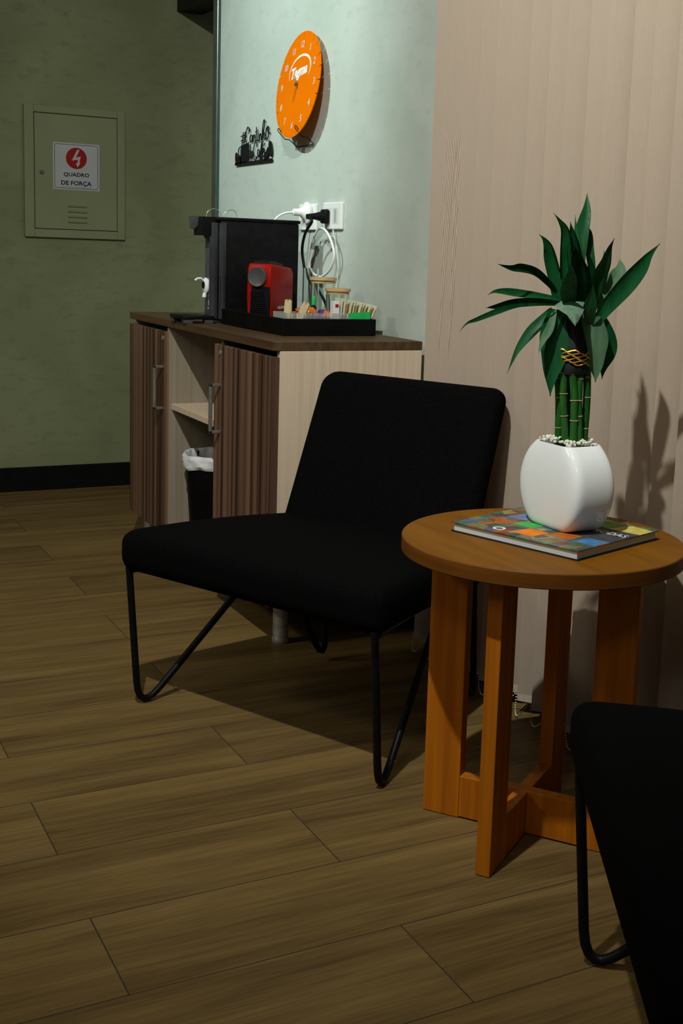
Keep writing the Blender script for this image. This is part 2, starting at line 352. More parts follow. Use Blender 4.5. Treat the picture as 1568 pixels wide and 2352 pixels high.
for fx in (-2.636, -3.715):
    for fy in (1.114, 1.405):
        bm = NB(); lathe(bm, [(.0195, 0), (.0205, .003), (.0205, .012), (.019, .014), (.019, ZB)], 24, (fx, fy, 0)); obj('foot', bm, m_satin, cab, smooth=40)

# ------------------------------------------------------------------ bin in the open bay
bn = thing('waste_bin', 'black waste bin with white liner in the open bay of the cabinet', 'bin', (-3.272, 1.168, ZB+.0185))
bc = (-3.272, 1.168, ZB+.0185)
bm = NB(); lathe(bm, [(.062, 0), (.066, .004), (.080, .21), (.083, .236), (.080, .236), (.077, .20), (.064, .008)], 36, bc, cap=True); obj('body', bm, m_bin, bn, smooth=50)
bm = NB()
ringp = [(.0835, .206), (.087, .211), (.090, .217), (.087, .222), (.0895, .229), (.088, .236), (.084, .2425), (.079, .241), (.076, .225), (.073, .18)]
n = 64; rings = []
for j, (r, z) in enumerate(ringp):
    ring = []
    for k in range(n):
        a = 2*PI*k/n; wv = .0022*math.sin(9*a+j*1.1)+.0016*math.sin(17*a-j*.8)
        dz = (.008*math.sin(2*a+.8)+.004*math.sin(5*a)) * (1 if j < 3 else .35)
        ring.append(bm.verts.new((bc[0]+(r+wv)*math.cos(a), bc[1]+(r+wv)*math.sin(a), bc[2]+z+dz)))
    rings.append(ring)
for a, b in zip(rings, rings[1:]):
    for k in range(n): bm.faces.new((a[k], a[(k+1) % n], b[(k+1) % n], b[k]))
obj('liner', bm, m_bag, bn, smooth=60, label='crumpled white plastic liner')

# ------------------------------------------------------------------ lounge chairs (one built, one copied)
def cushion(bm, hx, hy, hz, rad, nx, ny, nz, fn):
    vmap = {}
    def P(i, j, k):
        key = (i, j, k)
        if key not in vmap:
            def tt(i, n): return math.sin((i/n-.5)*PI) if False else (2*i/n-1)
            p = Vector((tt(i, nx)*hx, tt(j, ny)*hy, tt(k, nz)*hz))
            qv = Vector([max(-h+rad, min(h-rad, c)) for c, h in zip(p, (hx, hy, hz))]); dd = p-qv
            if dd.length > 1e-9: p = qv+dd.normalized()*rad
            vmap[key] = bm.verts.new(fn(p))
        return vmap[key]
    def grid(A, B, f):
        for a in range(A):
            for b in range(B):
                try: bm.faces.new((f(a, b), f(a+1, b), f(a+1, b+1), f(a, b+1)))
                except ValueError: pass
    for k in (0, nz): grid(nx, ny, lambda a, b: P(a, b, k))
    for j in (0, ny): grid(nx, nz, lambda a, b: P(a, j, b))
    for i in (0, nx): grid(ny, nz, lambda a, b: P(i, a, b))
def make_chair():
    # local frame: x along the front edge, y backwards, origin on the floor midway between the front feet
    t = thing('lounge_chair', 'black armless lounge chair on thin tube legs between the cabinet and the round table', 'chair', group=None)
    def seat(p):
        s = (p.y+.23)/.46; half = .338-.085*s            # trapezoid, narrower at the back
        x = p.x/.338*half; dome = .010*(1-(p.x/.338)**2)*(1-((p.y-.02)/.25)**2) if p.z > 0 else 0
        z = .331+p.z+dome+.006*math.sin(s*PI) - .018*s
        return Vector((x, p.y+.175, z))
    bm = NB(); cushion(bm, .338, .23, .043, .030, 34, 26, 8, seat); obj('seat', bm, m_black, t, True, smooth=70)
    def back(p):
        # p.x width, p.y thickness, p.z height
        v = .345+.36*(p.z+.19) - .010*(1-(p.x/.25)**2)
        return Vector((p.x*(1.0-.02*(p.z/.19)), v+p.y, .4885+p.z*.97))
    bm = NB()
    # rounded-rectangle shield with soft edges
    hw, hh, rc, th = .241, .19, .034, .024
    def outline(w, h, rc, n=8):
        o = []
        for cx, cy, a0 in ((w-rc, h-rc, 0), (-w+rc, h-rc, PI/2), (-w+rc, -h+rc, PI), (w-rc, -h+rc, 1.5*PI)):
            for k in range(n+1):
                a = a0+k*PI/2/n; o.append((cx+rc*math.cos(a), cy+rc*math.sin(a)))
        return o
    layers = []
    for inset, y in ((.30, -th), (.14, -th), (.03, -th), (.012, -th*.97), (.0035, -th*.72), (0, -th*.3), (0, th*.3), (.0035, th*.72), (.012, th*.97), (.03, th), (.14, th), (.30, th)):
        if inset >= .14:
            sc = 1-(inset-.03)/hh*1.0; pts = [(a*max(sc, .25), b*max(sc, .25)) for a, b in outline(hw-.03, hh-.03, .012)]
        else: pts = outline(hw-inset, hh-inset, max(rc-inset, .010))
        layers.append([bm.verts.new(back(Vector((a, y, b)))) for a, b in pts])
    for A, B in zip(layers, layers[1:]):
        m = len(A)
        for k in range(m): bm.faces.new((A[k], A[(k+1) % m], B[(k+1) % m], B[k]))
    bm.faces.new(layers[0][::-1]); bm.faces.new(layers[-1])
    obj('backrest', bm, m_black, t, True, smooth=70)
    R_ = .0072
    for sx in (-1, 1):
        bm = NB(); tube(bm, fillet([(sx*.3133, -.040, .300), (sx*.3133, -.014, R_-.027), (sx*.232, .300, .290)], .033), R_, 12); obj('leg', bm, m_tube, t, True, smooth=60)
        bm = NB(); tube(bm, fillet([(sx*.205, .440, .300), (sx*.205, .462, R_-.036), (sx*.225, .305, .290)], .022), R_, 12); obj('leg', bm, m_tube, t, True, smooth=60)
    bm = NB(); tube(bm, fillet([(-.3133, -.03, .289), (-.21, .41, .287), (.21, .41, .287), (.3133, -.03, .289)], .03), .006, 10); obj('seat_rail', bm, m_tube, t, True, smooth=60)
    return t
ch = make_chair()
FL, FR = Vector((-2.378, .701, 0)), Vector((-1.812, .970, 0))
ch.location = (FL+FR)/2; ch.rotation_euler = (0, 0, math.atan2(FR.y-FL.y, FR.x-FL.x))
ch2 = copy_tree(ch); a2 = math.atan2(-.49, .87)
u2 = Vector((math.cos(a2), math.sin(a2), 0)); v2 = Vector((-u2.y, u2.x, 0))
ch2.location = Vector((-1.252, .945, 0))+u2*.338+v2*.055; ch2.rotation_euler = (0, 0, a2)
ch2['label'] = 'black armless lounge chair cut off at the right edge, nearest the camera'

# ------------------------------------------------------------------ round side table
TC = Vector((-1.5666, 1.1117)); TZ, TR = .5004, .2255; LC = Vector((-1.572, 1.105))
tb = thing('side_table', 'round honey oak side table with crossed plank legs between the two black chairs', 'table', (TC.x, TC.y, 0))
bm = NB(); lathe(bm, [(TR-.0015, TZ-.024), (TR, TZ-.0225), (TR, TZ-.0015), (TR-.0015, TZ)], 96, (TC.x, TC.y, 0))
bm.normal_update()
for f in bm.faces:
    if len(f.verts) < 10: f.material_index = 1
obj('tabletop', bm, [m_oaktop, wood('oak_edge_band', (.125, .040, .004), (.165, .058, .007), (6, 6, 60))], tb, smooth=30)
sa = math.atan2(.592, .806)
for k in range(4):
    ang = sa+PI+k*PI/2; Mx = Matrix.Translation((LC.x, LC.y, 0)) @ Matrix.Rotation(ang, 4, 'Z')
    bm = NB(); box(bm, .110, .1755, -.0118, .0118, .001, TZ-.0242, .0008, 1, mat=Mx); obj('leg', bm, m_oak, tb)
for k in range(2):
    ang = sa+PI+k*PI/2; Mx = Matrix.Translation((LC.x, LC.y, 0)) @ Matrix.Rotation(ang, 4, 'Z')
    if k == 0:
        bm = NB(); box(bm, -.1098, .1098, -.0113, .0113, .003, .075, .0008, 1, mat=Mx); obj('stretcher', bm, m_oak, tb)
    else:
        bm = NB()
        for s in (-1, 1): box(bm, min(s*.0116, s*.1098), max(s*.0116, s*.1098), -.0113, .0113, .003, .0748, .0008, 1, mat=Mx)
        obj('stretcher', bm, m_oak, tb)
# ------------------------------------------------------------------ book
BA, BB = Vector((-1.657, .995)), Vector((-1.414, 1.075)) 
TZB = TZ
e1 = (BB-BA).normalized(); e2 = Vector((-e1.y, e1.x)); LB, WB = .250, .221
fr = ((BA.x, BA.y, TZB), (e1.x, e1.y, 0), (e2.x, e2.y, 0), (0, 0, 1))
bk = thing('book', 'thin hardcover book with patchwork coloured cover lying under the white vase', 'book', (BA.x, BA.y, TZB))
T0, T1, T2, T3 = .0004, .0022, .0140, .0158
bm = NB(); prism(bm, [(0, 0), (LB, 0), (LB, WB), (0, WB)], fr, T0, T1); obj('back_cover', bm, noise_mat('navy_cover', (.012, .014, .03), (.02, .022, .045), nscale=20, rough=.5), bk)
bm = NB(); prism(bm, [(.004, .003), (LB-.004, .003), (LB-.004, WB-.004), (.004, WB-.004)], fr, T1, T2)
mp = noise_mat('page_block', (.52, .52, .47), (.72, .72, .67), (3, 3, 900), 1, rough=.85, lo=.3, hi=.7); obj('pages', bm, mp, bk)
# cover with a painted patchwork
m = new_mat('patchwork_cover', (.2, .2, .2), .35); b = m.node_tree.nodes['Principled BSDF']
tc = nd(m, 'ShaderNodeTexCoord'); mpn = nd(m, 'ShaderNodeMapping'); mpn.inputs['Rotation'].default_value = (0, 0, .35-math.atan2(e1.y, e1.x)); mpn.inputs['Scale'].default_value = (46, 40, 1)
vo = nd(m, 'ShaderNodeTexVoronoi'); vo.distance = 'CHEBYCHEV'; vo.inputs['Scale'].default_value = 1.0; vo.inputs['Randomness'].default_value = .75
sp = nd(m, 'ShaderNodeSeparateColor'); cr = nd(m, 'ShaderNodeValToRGB'); cr.color_ramp.interpolation = 'CONSTANT'
cols = [(.02, .07, .05), (.06, .13, .08), (.38, .10, .015), (.05, .045, .05), (.06, .14, .18), (.09, .11, .20), (.30, .25, .07), (.03, .15, .06), (.11, .13, .11), (.18, .04, .02), (.045, .09, .08), (.15, .19, .07), (.17, .12, .08)]
E_ = cr.color_ramp.elements; E_[0].color = (*cols[0], 1); E_[1].position = .08; E_[1].color = (*cols[1], 1)
for i, c in enumerate(cols[2:], 2):
    e = E_.new(i/len(cols)); e.color = (*c, 1)
ns = nd(m, 'ShaderNodeTexNoise'); ns.inputs['Scale'].default_value = 90; mx = nd(m, 'ShaderNodeMixRGB'); mx.blend_type = 'OVERLAY'; mx.inputs[0].default_value = .6
lk(m, tc.outputs['Object'], mpn.inputs[0]); lk(m, mpn.outputs[0], vo.inputs['Vector']); lk(m, vo.outputs['Color'], sp.inputs[0]); lk(m, sp.outputs[0], cr.inputs[0])
lk(m, tc.outputs['Object'], ns.inputs['Vector']); lk(m, cr.outputs[0], mx.inputs[1]); lk(m, ns.outputs['Fac'], mx.inputs[2]); lk(m, mx.outputs[0], b.inputs['Base Color'])
bm = NB(); prism(bm, [(-.001, 0), (LB, 0), (LB, WB), (-.001, WB)], fr, T2, T3, 0)
cov = obj('front_cover', bm, m, bk)
def cpatch(poly, mat, name='colour_patch'):
    bm = NB(); prism(bm, poly, fr, T3, T3+.00012); obj(name, bm, mat, cov)
m_cg = noise_mat('charcoal_print', (.045, .045, .05), (.07, .07, .075), nscale=60); 
cpatch([(.155, .085), (.25, .085), (.25, .165), (.165, .165)], m_cg)
cpatch([(.192, .165), (.25, .165), (.25, .205), (.205, .212)], noise_mat('yellow_print', (.50, .42, .06), (.66, .56, .14), nscale=60))
cpatch([(.152, .168), (.190, .165), (.200, .212), (.160, .212)], noise_mat('lime_print', (.14, .30, .06), (.25, .42, .1), nscale=60))
cpatch([(.205, .045), (.246, .048), (.248, .083), (.215, .083)], noise_mat('blue_print', (.04, .15, .34), (.08, .24, .46), nscale=60))
cpatch([(.105, .022), (.148, .020), (.152, .060), (.112, .062)], noise_mat('orange_print', (.70, .17, .01), (.82, .25, .02), nscale=60))
cpatch([(.152, .048), (.200, .050), (.198, .084), (.158, .082)], noise_mat('rust_print', (.38, .09, .01), (.48, .14, .02), nscale=60))
cpatch([(.030, .108), (.082, .104), (.086, .150), (.040, .155)], noise_mat('violet_print', (.13, .17, .33), (.20, .25, .42), nscale=60))
cpatch([(.070, .070), (.112, .068), (.114, .098), (.078, .100)], noise_mat('green_print', (.04, .36, .07), (.08, .46, .12), nscale=60))
bm = NB(); text(bm, 'RODAS', fr, width=.060, height=.0165, d0=T3+.00012, d1=T3+.0003, cx=.214, cy=.138); obj('title', bm, m_paper, cov)
bm = NB()
for a in range(28):
    t0, t1 = 2*PI*a/28, 2*PI*(a+1)/28
    prism(bm, [(.080+r*math.cos(t), .024+r*math.sin(t)) for r, t in ((.0065, t0), (.0105, t0), (.0105, t1), (.0065, t1))], fr, T3+.0001, T3+.0003)
obj('round_emblem', bm, m_paper, cov)

# ------------------------------------------------------------------ vase
VZ = TZB+.0162
VF = Vector((-1.505, 1.119))        # front right bottom corner on the book
f1 = Vector((.985, .17)).normalized(); f1 = Vector((math.cos(.02), math.sin(.02))); f2 = Vector((-f1.y, f1.x))
va, vb = .089, .042                  # half width, half depth
vc = Vector((VF.x, VF.y))-f1*.064+f2*.036
vs = thing('vase', 'white glossy flattened round vase standing on the book', 'vase', (vc.x, vc.y, VZ))
VH = .136; R0 = .0830
def vase_sec(z):
    h = z-VH*.49; hw = math.sqrt(max(R0**2-h*h, 1e-6)); k = math.sqrt(max(1-(h/(R0*1.12))**2, .05)); return hw, vb*(.55+.45*k)
bm = NB(); n = 64; rings = []
zs = [0, .002, .006]+[VH*i/22 for i in range(2, 21)]+[VH-.004, VH-.001, VH]
def secpts(z, inset=0.0):
    hw, hd = vase_sec(z); hw -= inset; hd -= inset; out = []
    for k in range(n):
        a = 2*PI*k/n; ca, sa_ = math.cos(a), math.sin(a); e = 2/6.5
        x = hw*math.copysign(abs(ca)**e, ca); y = hd*math.copysign(abs(sa_)**e, sa_)
        out.append((x, y))
    return out
for z in zs: 
    ins = .003 if z in (0,) else (.001 if z == .002 else 0)
    rings.append([(x, y, z) for x, y in secpts(z, ins)])
rings.append([(x, y, VH-.001) for x, y in secpts(VH, .004)]); rings.append([(x, y, VH-.02) for x, y in secpts(VH-.02, .006)])
rv = [[bm.verts.new((vc.x+f1.x*x+f2.x*y, vc.y+f1.y*x+f2.y*y, VZ+z)) for x, y, z in ring] for ring in rings]
for a, b in zip(rv, rv[1:]):
    for k in range(n): bm.faces.new((a[k], a[(k+1) % n], b[(k+1) % n], b[k]))
bm.faces.new(rv[0]); bm.faces.new(rv[-1]); obj('body', bm, m_ceramic, vs, smooth=60)
# gravel filling the mouth
bm = NB(); hw, hd = vase_sec(VH)
for i in range(230):
    x = random.uniform(-1, 1)*(hw-.006); y = random.uniform(-1, 1)*(hd-.007); r = random.uniform(.0022, .0042)
    z = VZ+VH+.001+random.uniform(-.003, .004)+.004*(1-(x/hw)**2)
    mt = Matrix.Translation((vc.x+f1.x*x+f2.x*y, vc.y+f1.y*x+f2.y*y, z)) @ Matrix.Rotation(random.random()*6, 4, 'Z') @ Matrix.Diagonal((1, .75, .7, 1))
    bmesh.ops.create_icosphere(bm, subdivisions=1, radius=r, matrix=mt)
solid('gravel', bm, m_pebble, 'white gravel filling the mouth of the white vase', 'gravel', kind='stuff')

# ------------------------------------------------------------------ lucky bamboo
P0 = Vector((vc.x+.004, vc.y))
def at(px, py, off=0.0):
    dvec = fw*FPX+rt*(px-PX)-upv*(py-PY); vh = P0.normalized()
    s = (P0.length+off)/(dvec.x*vh.x+dvec.y*vh.y); return Vector((0, 0, CZ))+dvec*s
VD = Vector((P0.x, P0.y, 0)).normalized(); VR = Vector((VD.y, -VD.x, 0))
plant = thing('lucky_bamboo', 'bundle of green lucky bamboo canes with long pointed leaves in the white vase', 'plant', (P0.x, P0.y, VZ+VH))
canes = [(1281, 1278, 0, 830), (1300, 1296, -.012, 822), (1316, 1312, -.016, 815), (1330, 1334, -.010, 818), (1338, 1348, .002, 826),
         (1290, 1290, .012, 815), (1306, 1305, .016, 810), (1322, 1324, .014, 812), (1286, 1300, .004, 820), (1328, 1318, .004, 808)]
for i, (bx, tx_, off, ty_) in enumerate(canes):
    p0 = at(bx, 1032, off); p1 = at((bx+tx_)/2-4*(1 if i % 2 else -1), 920, off*1.05); p2 = at(tx_, ty_, off*.95)
    p0.z = VZ+VH-.012
    pts = spline([p0, p1, p2], 14); rr = []
    nodes = sorted(random.uniform(.06, .95) for _ in range(4)); nodes = [.08+.22*k+random.uniform(-.05, .05)+(.05 if i % 2 else 0) for k in range(4)]
    for k in range(len(pts)): rr.append(.0062)
    bm = NB(); tube(bm, pts, rr, 12); cane = obj('cane', bm, m_cane, plant, smooth=60)
    for t in nodes:
        k = int(t*(len(pts)-1)); k = max(1, min(len(pts)-2, k)); c = pts[k]; dr = (pts[k+1]-pts[k-1]).normalized()
        bm = NB(); tube(bm, [c-dr*.0011, c, c+dr*.0011], [.0063, .0071, .0063], 12); obj('node_ring', bm, m_node, cane, smooth=60)
# dark sheath above the tie, and the gold wire tie
bm = NB(); top = spline([at(1314, 838), at(1318, 800), at(1320, 760), at(1318, 700)], 6)
tube(bm, top, [.0235+.0*i if i < 6 else .0235-.0011*(i-6) for i in range(len(top))], 18); obj('leaf_sheath', bm, m_darktie, plant, smooth=60)
bm = NB(); lathe(bm, [(.0225, -.028), (.0235, -.026), (.0235, -.012), (.0225, -.010)], 28, tuple(at(1316, 818))); obj('dark_tie', bm, m_darktie, plant, smooth=50)
bm = NB(); c0 = at(1316, 818)
for j in range(7):
    ring = []
    for k in range(48):
        a = 2*PI*k/48; r = .0245+.0012*math.sin(12*a+j*2)+ (.001 if j % 2 else 0)
        ring.append(c0+VR*(r*1.12*math.cos(a))+VD*(r*math.sin(a))+Vector((0, 0, (j-3)*.0030+.0025*math.sin(6*a+j*1.7)-.012*math.cos(a)*.35)))
    tube(bm, ring, .0011, 5, closed=True)
obj('gold_tie', bm, m_gold, plant, smooth=60)
def c2(x, y): return (1040+x/3.136, 430+y/3.136)
leaves = [  # points in plate coordinates, max width px (plate), tip depth offset, material, widest position
 ([(915, 820), (908, 560), (930, 320), (962, 160), (965, 42)], 92, .02, 0, .50),
 ([(985, 800), (1000, 600), (985, 440), (985, 330), (962, 268)], 58, .035, 2, .45),
 ([(880, 820), (880, 640), (870, 460), (858, 340), (845, 250)], 96, -.02, 2, .40),
 ([(905, 800), (900, 560), (890, 380), (880, 200)], 70, .01, 0, .35),
 ([(825, 820), (815, 640), (815, 470), (808, 320), (770, 245), (725, 188)], 84, -.03, 0, .30),
 ([(750, 850), (735, 680), (700, 520), (682, 430), (655, 375), (620, 340)], 92, -.02, 0, .28),
 ([(745, 760), (690, 690), (600, 610), (500, 580), (420, 580), (318, 553)], 58, -.05, 2, .62),
 ([(790, 815), (640, 788), (500, 768), (380, 752), (300, 752), (248, 778)], 52, -.04, 0, .45),
 ([(800, 840), (640, 826), (480, 830), (340, 856), (235, 868)], 62, -.07, 2, .60),
 ([(640, 830), (460, 850), (320, 895), (180, 950), (100, 982), (42, 1048)], 40, -.08, 2, .35),
 ([(720, 880), (640, 970), (550, 1060), (460, 1185), (390, 1342)], 80, -.01, 0, .36),
 ([(735, 880), (700, 1010), (650, 1100), (612, 1205)], 58, -.03, 1, .45),
 ([(745, 880), (722, 1040), (728, 1180), (705, 1350), (700, 1505)], 200, -.01, 0, .40),
 ([(850, 890), (815, 1010), (790, 1120), (768, 1235)], 120, .0, 2, .42),
 ([(1010, 930), (1010, 1050), (1010, 1170), (1030, 1290), (1025, 1405)], 225, .0, 1, .35),
 ([(1070, 940), (1110, 1070), (1118, 1180), (1085, 1290), (1072, 1382)], 120, .02, 0, .38),
 ([(1030, 975), (1120, 850), (1240, 715), (1345, 590), (1412, 492), (1490, 406)], 122, -.02, 0, .42),
 ([(1050, 900), (1110, 790), (1160, 680), (1205, 600), (1200, 515)], 108, .03, 1, .60),
 ([(1005, 860), (1035, 740), (1060, 630), (1098, 540), (1128, 440), (1162, 368)], 98, -.04, 0, .34),
 ([(1060, 700), (1088, 560), (1088, 448)], 42, .0, 1, .35),
 ([(930, 830), (915, 700), (900, 560), (880, 430)], 150, -.04, 2, .45),
 ([(975, 880), (985, 740), (1000, 620), (985, 480)], 84, -.02, 2, .45),
 ([(840, 880), (830, 760), (850, 640), (850, 540)], 110, -.05, 0, .4),
 ([(990, 990), (985, 900), (1000, 800), (1010, 700)], 90, -.03, 0, .45)]
mats_l = (m_leaf, m_leafp, m_leafd)
for pts, wd, tip, mi, wp in leaves:
    n_ = len(pts); P = []
    for i, (x, y) in enumerate(pts):
        t = i/(n_-1); px, py = c2(x, y); P.append(at(px, py, -.012+tip*t*1.4))
    sp_ = spline(P, 8); K = len(sp_); bm = NB(); rows = []
    wm = wd/3.136/FPX*(P0.length/math.cos(PITCH)*1.02)/2
    tilt = random.uniform(-.35, .35)
    for i, p in enumerate(sp_):
        t = i/(K-1); tg = (sp_[min(i+1, K-1)]-sp_[max(i-1, 0)]).normalized()
        side = tg.cross(VD).normalized(); side = (side*math.cos(tilt)+VD*math.sin(tilt)).normalized(); nrm = side.cross(tg).normalized()
        g = (.45+.55*math.sin(PI/2*min(1, t/wp))) if t < wp else max(.045, max(0.0, math.cos(PI/2*(t-wp)/(1-wp)))**1.45)
        wv_ = wm*max(g, .02)/max(.6, math.cos(tilt)); fold = .28*wv_
        rows.append([bm.verts.new(p+side*s*wv_+nrm*(abs(s)**1.3)*fold*(1 if nrm.dot(VD) < 0 else -1)) for s in (-1, -.55, 0, .55, 1)])
    for A, B in zip(rows, rows[1:]):
        for k in range(4): bm.faces.new((A[k], A[k+1], B[k+1], B[k]))
    th = bmesh.ops.solidify(bm, geom=bm.faces[:], thickness=.0005)
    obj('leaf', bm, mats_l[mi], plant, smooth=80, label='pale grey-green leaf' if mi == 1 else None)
# the short bent leaf facing the camera
bm = NB(); base = [(728, 822), (950, 820)]; prof = [(732, 955, 820), (735, 958, 860), (772, 940, 890), (820, 925, 920), (845, 905, 960), (878, 882, 1000)]
rows = []
for i, (xa, xb, y) in enumerate(prof):
    rows.append([bm.verts.new(at(*c2(xa+(xb-xa)*t, y), -.012-.010*math.sin(PI*t)-.013*i)) for t in (0, .25, .5, .75, 1)])
for A, B in zip(rows, rows[1:]):
    for k in range(4): bm.faces.new((A[k], A[k+1], B[k+1], B[k]))
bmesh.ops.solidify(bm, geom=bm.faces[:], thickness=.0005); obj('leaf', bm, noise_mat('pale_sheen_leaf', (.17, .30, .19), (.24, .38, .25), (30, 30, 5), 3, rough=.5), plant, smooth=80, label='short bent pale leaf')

# ------------------------------------------------------------------ vertical blind
vbl = thing('vertical_blind', 'beige vertical fabric blind hanging along the window wall behind the table', 'blind', (-1.6, 1.42, .03))
PIT = .063; sd = Vector((.5, .866, 0)); 
bm = NB(); box(bm, -2.46, -.55, 1.40, 1.44, 2.50, 2.545, .002, 1); obj('headrail', bm, m_white, vbl)
chain_pts = []
NS = 28
for i in range(NS):
    x = -2.462+.005+PIT*i+.006*random.uniform(-1, 1) - (.0 if i else 0); ya = 1.383; sw = .5+random.uniform(-.04, .04)
    d_ = Vector((sw, math.sqrt(1-sw*sw), 0)); nn = Vector((d_.y, -d_.x, 0)); L_ = .088
    lean = .010*random.uniform(-.6, .6); bm = NB(); cols_ = []
    zl = [.045, .3, .7, 1.2, 1.8, 2.5]
    for z in zl:
        q_ = (z-.045)/2.45; sway = (1-q_)*lean
        cols_.append([bm.verts.new(Vector((x, ya, z))+d_*(L_*t+sway)+nn*(.013*math.sin(PI*t)+.001*math.sin(i*3+z*2))) for t in (0, .25, .5, .75, 1)])
    for A, B in zip(cols_, cols_[1:]):
        for k in range(4): bm.faces.new((A[k], A[k+1], B[k+1], B[k]))
    bmesh.ops.solidify(bm, geom=bm.faces[:], thickness=.0007); sl = obj('slat', bm, m_blind, vbl, smooth=60)
    bm = NB(); rr_ = []
    for z, inn in ((.045, 0), (.030, .0)):
        rr_.append([bm.verts.new(Vector((x, ya, z))+d_*(L_*t+lean)+nn*(.013*math.sin(PI*t)+o_)) for t, o_ in [(k/4, .0014) for k in range(5)]+[(k/4, -.0014) for k in range(4, -1, -1)]])
    for k in range(10): bm.faces.new((rr_[0][k], rr_[0][(k+1) % 10], rr_[1][(k+1) % 10], rr_[1][k]))
    bm.faces.new(rr_[1]); bm.faces.new(rr_[0]); obj('hem_weight', bm, m_weight, sl, smooth=50)
    chain_pts.append(Vector((x, ya-.002, .044))+d_*lean)
bm = NB()
for a, b in zip(chain_pts, chain_pts[1:]):
    Ln = 22
    for k in range(Ln):
        t = k/Ln; p = a.lerp(b, t); p = p+Vector((-.004, -.012, 0))*math.sin(PI*t); p.z = .044-.036*math.sin(PI*min(1, t*1.05))
        p.z = max(p.z, .004); bmesh.ops.create_icosphere(bm, subdivisions=1, radius=.0016, matrix=Matrix.Translation(p))
obj('bead_chain', bm, m_bead, vbl, label='white bead chain linking the slats at the floor')

# ------------------------------------------------------------------ wall clock
R_c = .1525; tilt = math.radians(7.5)
cc = Vector((-3.372, 1.444, 1.412))
A_ = Vector((1, 0, 0)); B_ = Vector((0, math.sin(tilt), math.cos(tilt))); N_ = A_.cross(B_)*1.0   # A x B = (0,-cos, sin)
N_ = Vector((0, -math.cos(tilt), math.sin(tilt)))
cf = (cc, A_, B_, N_)
clk = thing('wall_clock', 'round orange wall clock leaning on a wire holder on the pale wall', 'clock', cc)
poly = []; NT = 24
for k in range(NT):
    a0 = 2*PI*k/NT; hwid = .0013/R_c; long_ = .017 if k % 2 == 0 else .012
    tri = lambda r, a: (r*math.sin(a), r*math.cos(a))
    poly += [tri(R_c, a0-hwid), (tri(R_c-long_, 0)[1]*math.sin(a0)-.0010*math.cos(a0), (R_c-long_)*math.cos(a0)+.0010*math.sin(a0)), ((R_c-long_)*math.sin(a0)+.0010*math.cos(a0), (R_c-long_)*math.cos(a0)-.0010*math.sin(a0)), tri(R_c, a0+hwid)]
    for j in range(1, 5): poly.append(tri(R_c, a0+2*PI/NT*j/5))
bm = NB(); prism(bm, poly, cf, -.002, .001); obj('dial', bm, m_orange, clk)
m_lil = noise_mat('pale_lilac_ink', (.50, .49, .55), (.57, .56, .62), nscale=10)
for h in range(1, 13):
    a = 2*PI*h/12; r = .1165; bm = NB()
    text(bm, str(h), cf, height=.020, d0=.001, d1=.0014, cx=r*math.sin(a), cy=r*math.cos(a), spacing=.9, bold=.012)
    obj('numeral', bm, m_lil, clk)
bm = NB(); lf = (cc, (A_*math.cos(.10)+B_*math.sin(.10)), (B_*math.cos(.10)-A_*math.sin(.10)), N_)
text(bm, 'Tagma', lf, width=.112, height=.043, d0=.001, d1=.0015, cx=.004, cy=.034, bold=.035, shear=.28)
arc = []
for k in range(25):
    t = k/24; a = math.radians(200-235*t); arc.append((.008+.076*math.cos(a), .040+.046*math.sin(a), .0085*math.sin(PI*min(1, t*1.02))**.7*(.55+.6*t)))
outer = [(x, y) for x, y, _ in arc]; inner = [((x-.008)*(1-w_/.07)+.008-.0*w_, (y-.040)*(1-w_/.05)+.040) for x, y, w_ in arc]
prism(bm, outer+inner[::-1][1:-1], lf, .001, .0015)
obj('logo', bm, m_white, clk, label='white company logo')
def hand(ang, L, w_, name):
    bm = NB(); ca, sa_ = math.cos(ang), math.sin(ang)
    P_ = lambda l, o: (l*sa_+o*ca, l*ca-o*sa_)
    prism(bm, [P_(-.012, -w_*.5), P_(-.012, w_*.5), P_(0, w_), P_(L*.8, w_*.7), P_(L, 0), P_(L*.8, -w_*.7), P_(0, -w_)], cf, .004 if L > .06 else .0055, .005 if L > .06 else .0063)
    obj(name, bm, noise_mat(name+'_metal', (.30, .16, .03), (.38, .2, .05), nscale=20, rough=.4), clk)
hand(math.radians(192), .052, .0022, 'hour_hand'); hand(math.radians(-38), .040, .0022, 'minute_hand')
bm = NB(); lathe(bm, [(.005, .001), (.005, .009), (.003, .010)], 16); bm.transform(Matrix.Translation(cc) @ Matrix((A_, B_, N_)).transposed().to_4x4()); obj('hub', bm, noise_mat('brown_hub', (.10, .05, .02), (.14, .07, .03), nscale=20, rough=.3), clk)
bm = NB(); box(bm, -.028, .028, -.028, .028, -.0175, -.0022, .002, 1, mat=Matrix.Translation(cc) @ Matrix((A_, B_, N_)).transposed().to_4x4()); obj('movement', bm, m_blackp, clk)
# wire holder under the clock
xl, xr = -3.445, -3.318; pts = [(xl-.0, 1.477, 1.38)]
bm = NB()
def arm(x):
    return [(x, 1.476, 1.243), (x, 1.452, 1.262), (x, 1.438, 1.262), (x, 1.416, 1.283), (x, 1.414, 1.290), (x, 1.418, 1.292), (x, 1.424, 1.283), (x, 1.430, 1.275)]
al, ar = arm(xl), arm(xr)
wirep = al[::-1]+ar
tube(bm, fillet(wirep, .006, 3), .0013, 6)
hold = solid('clock_holder', bm, m_tube, 'thin black wire holder under the orange clock', 'holder', smooth=60)
bm = NB(); 

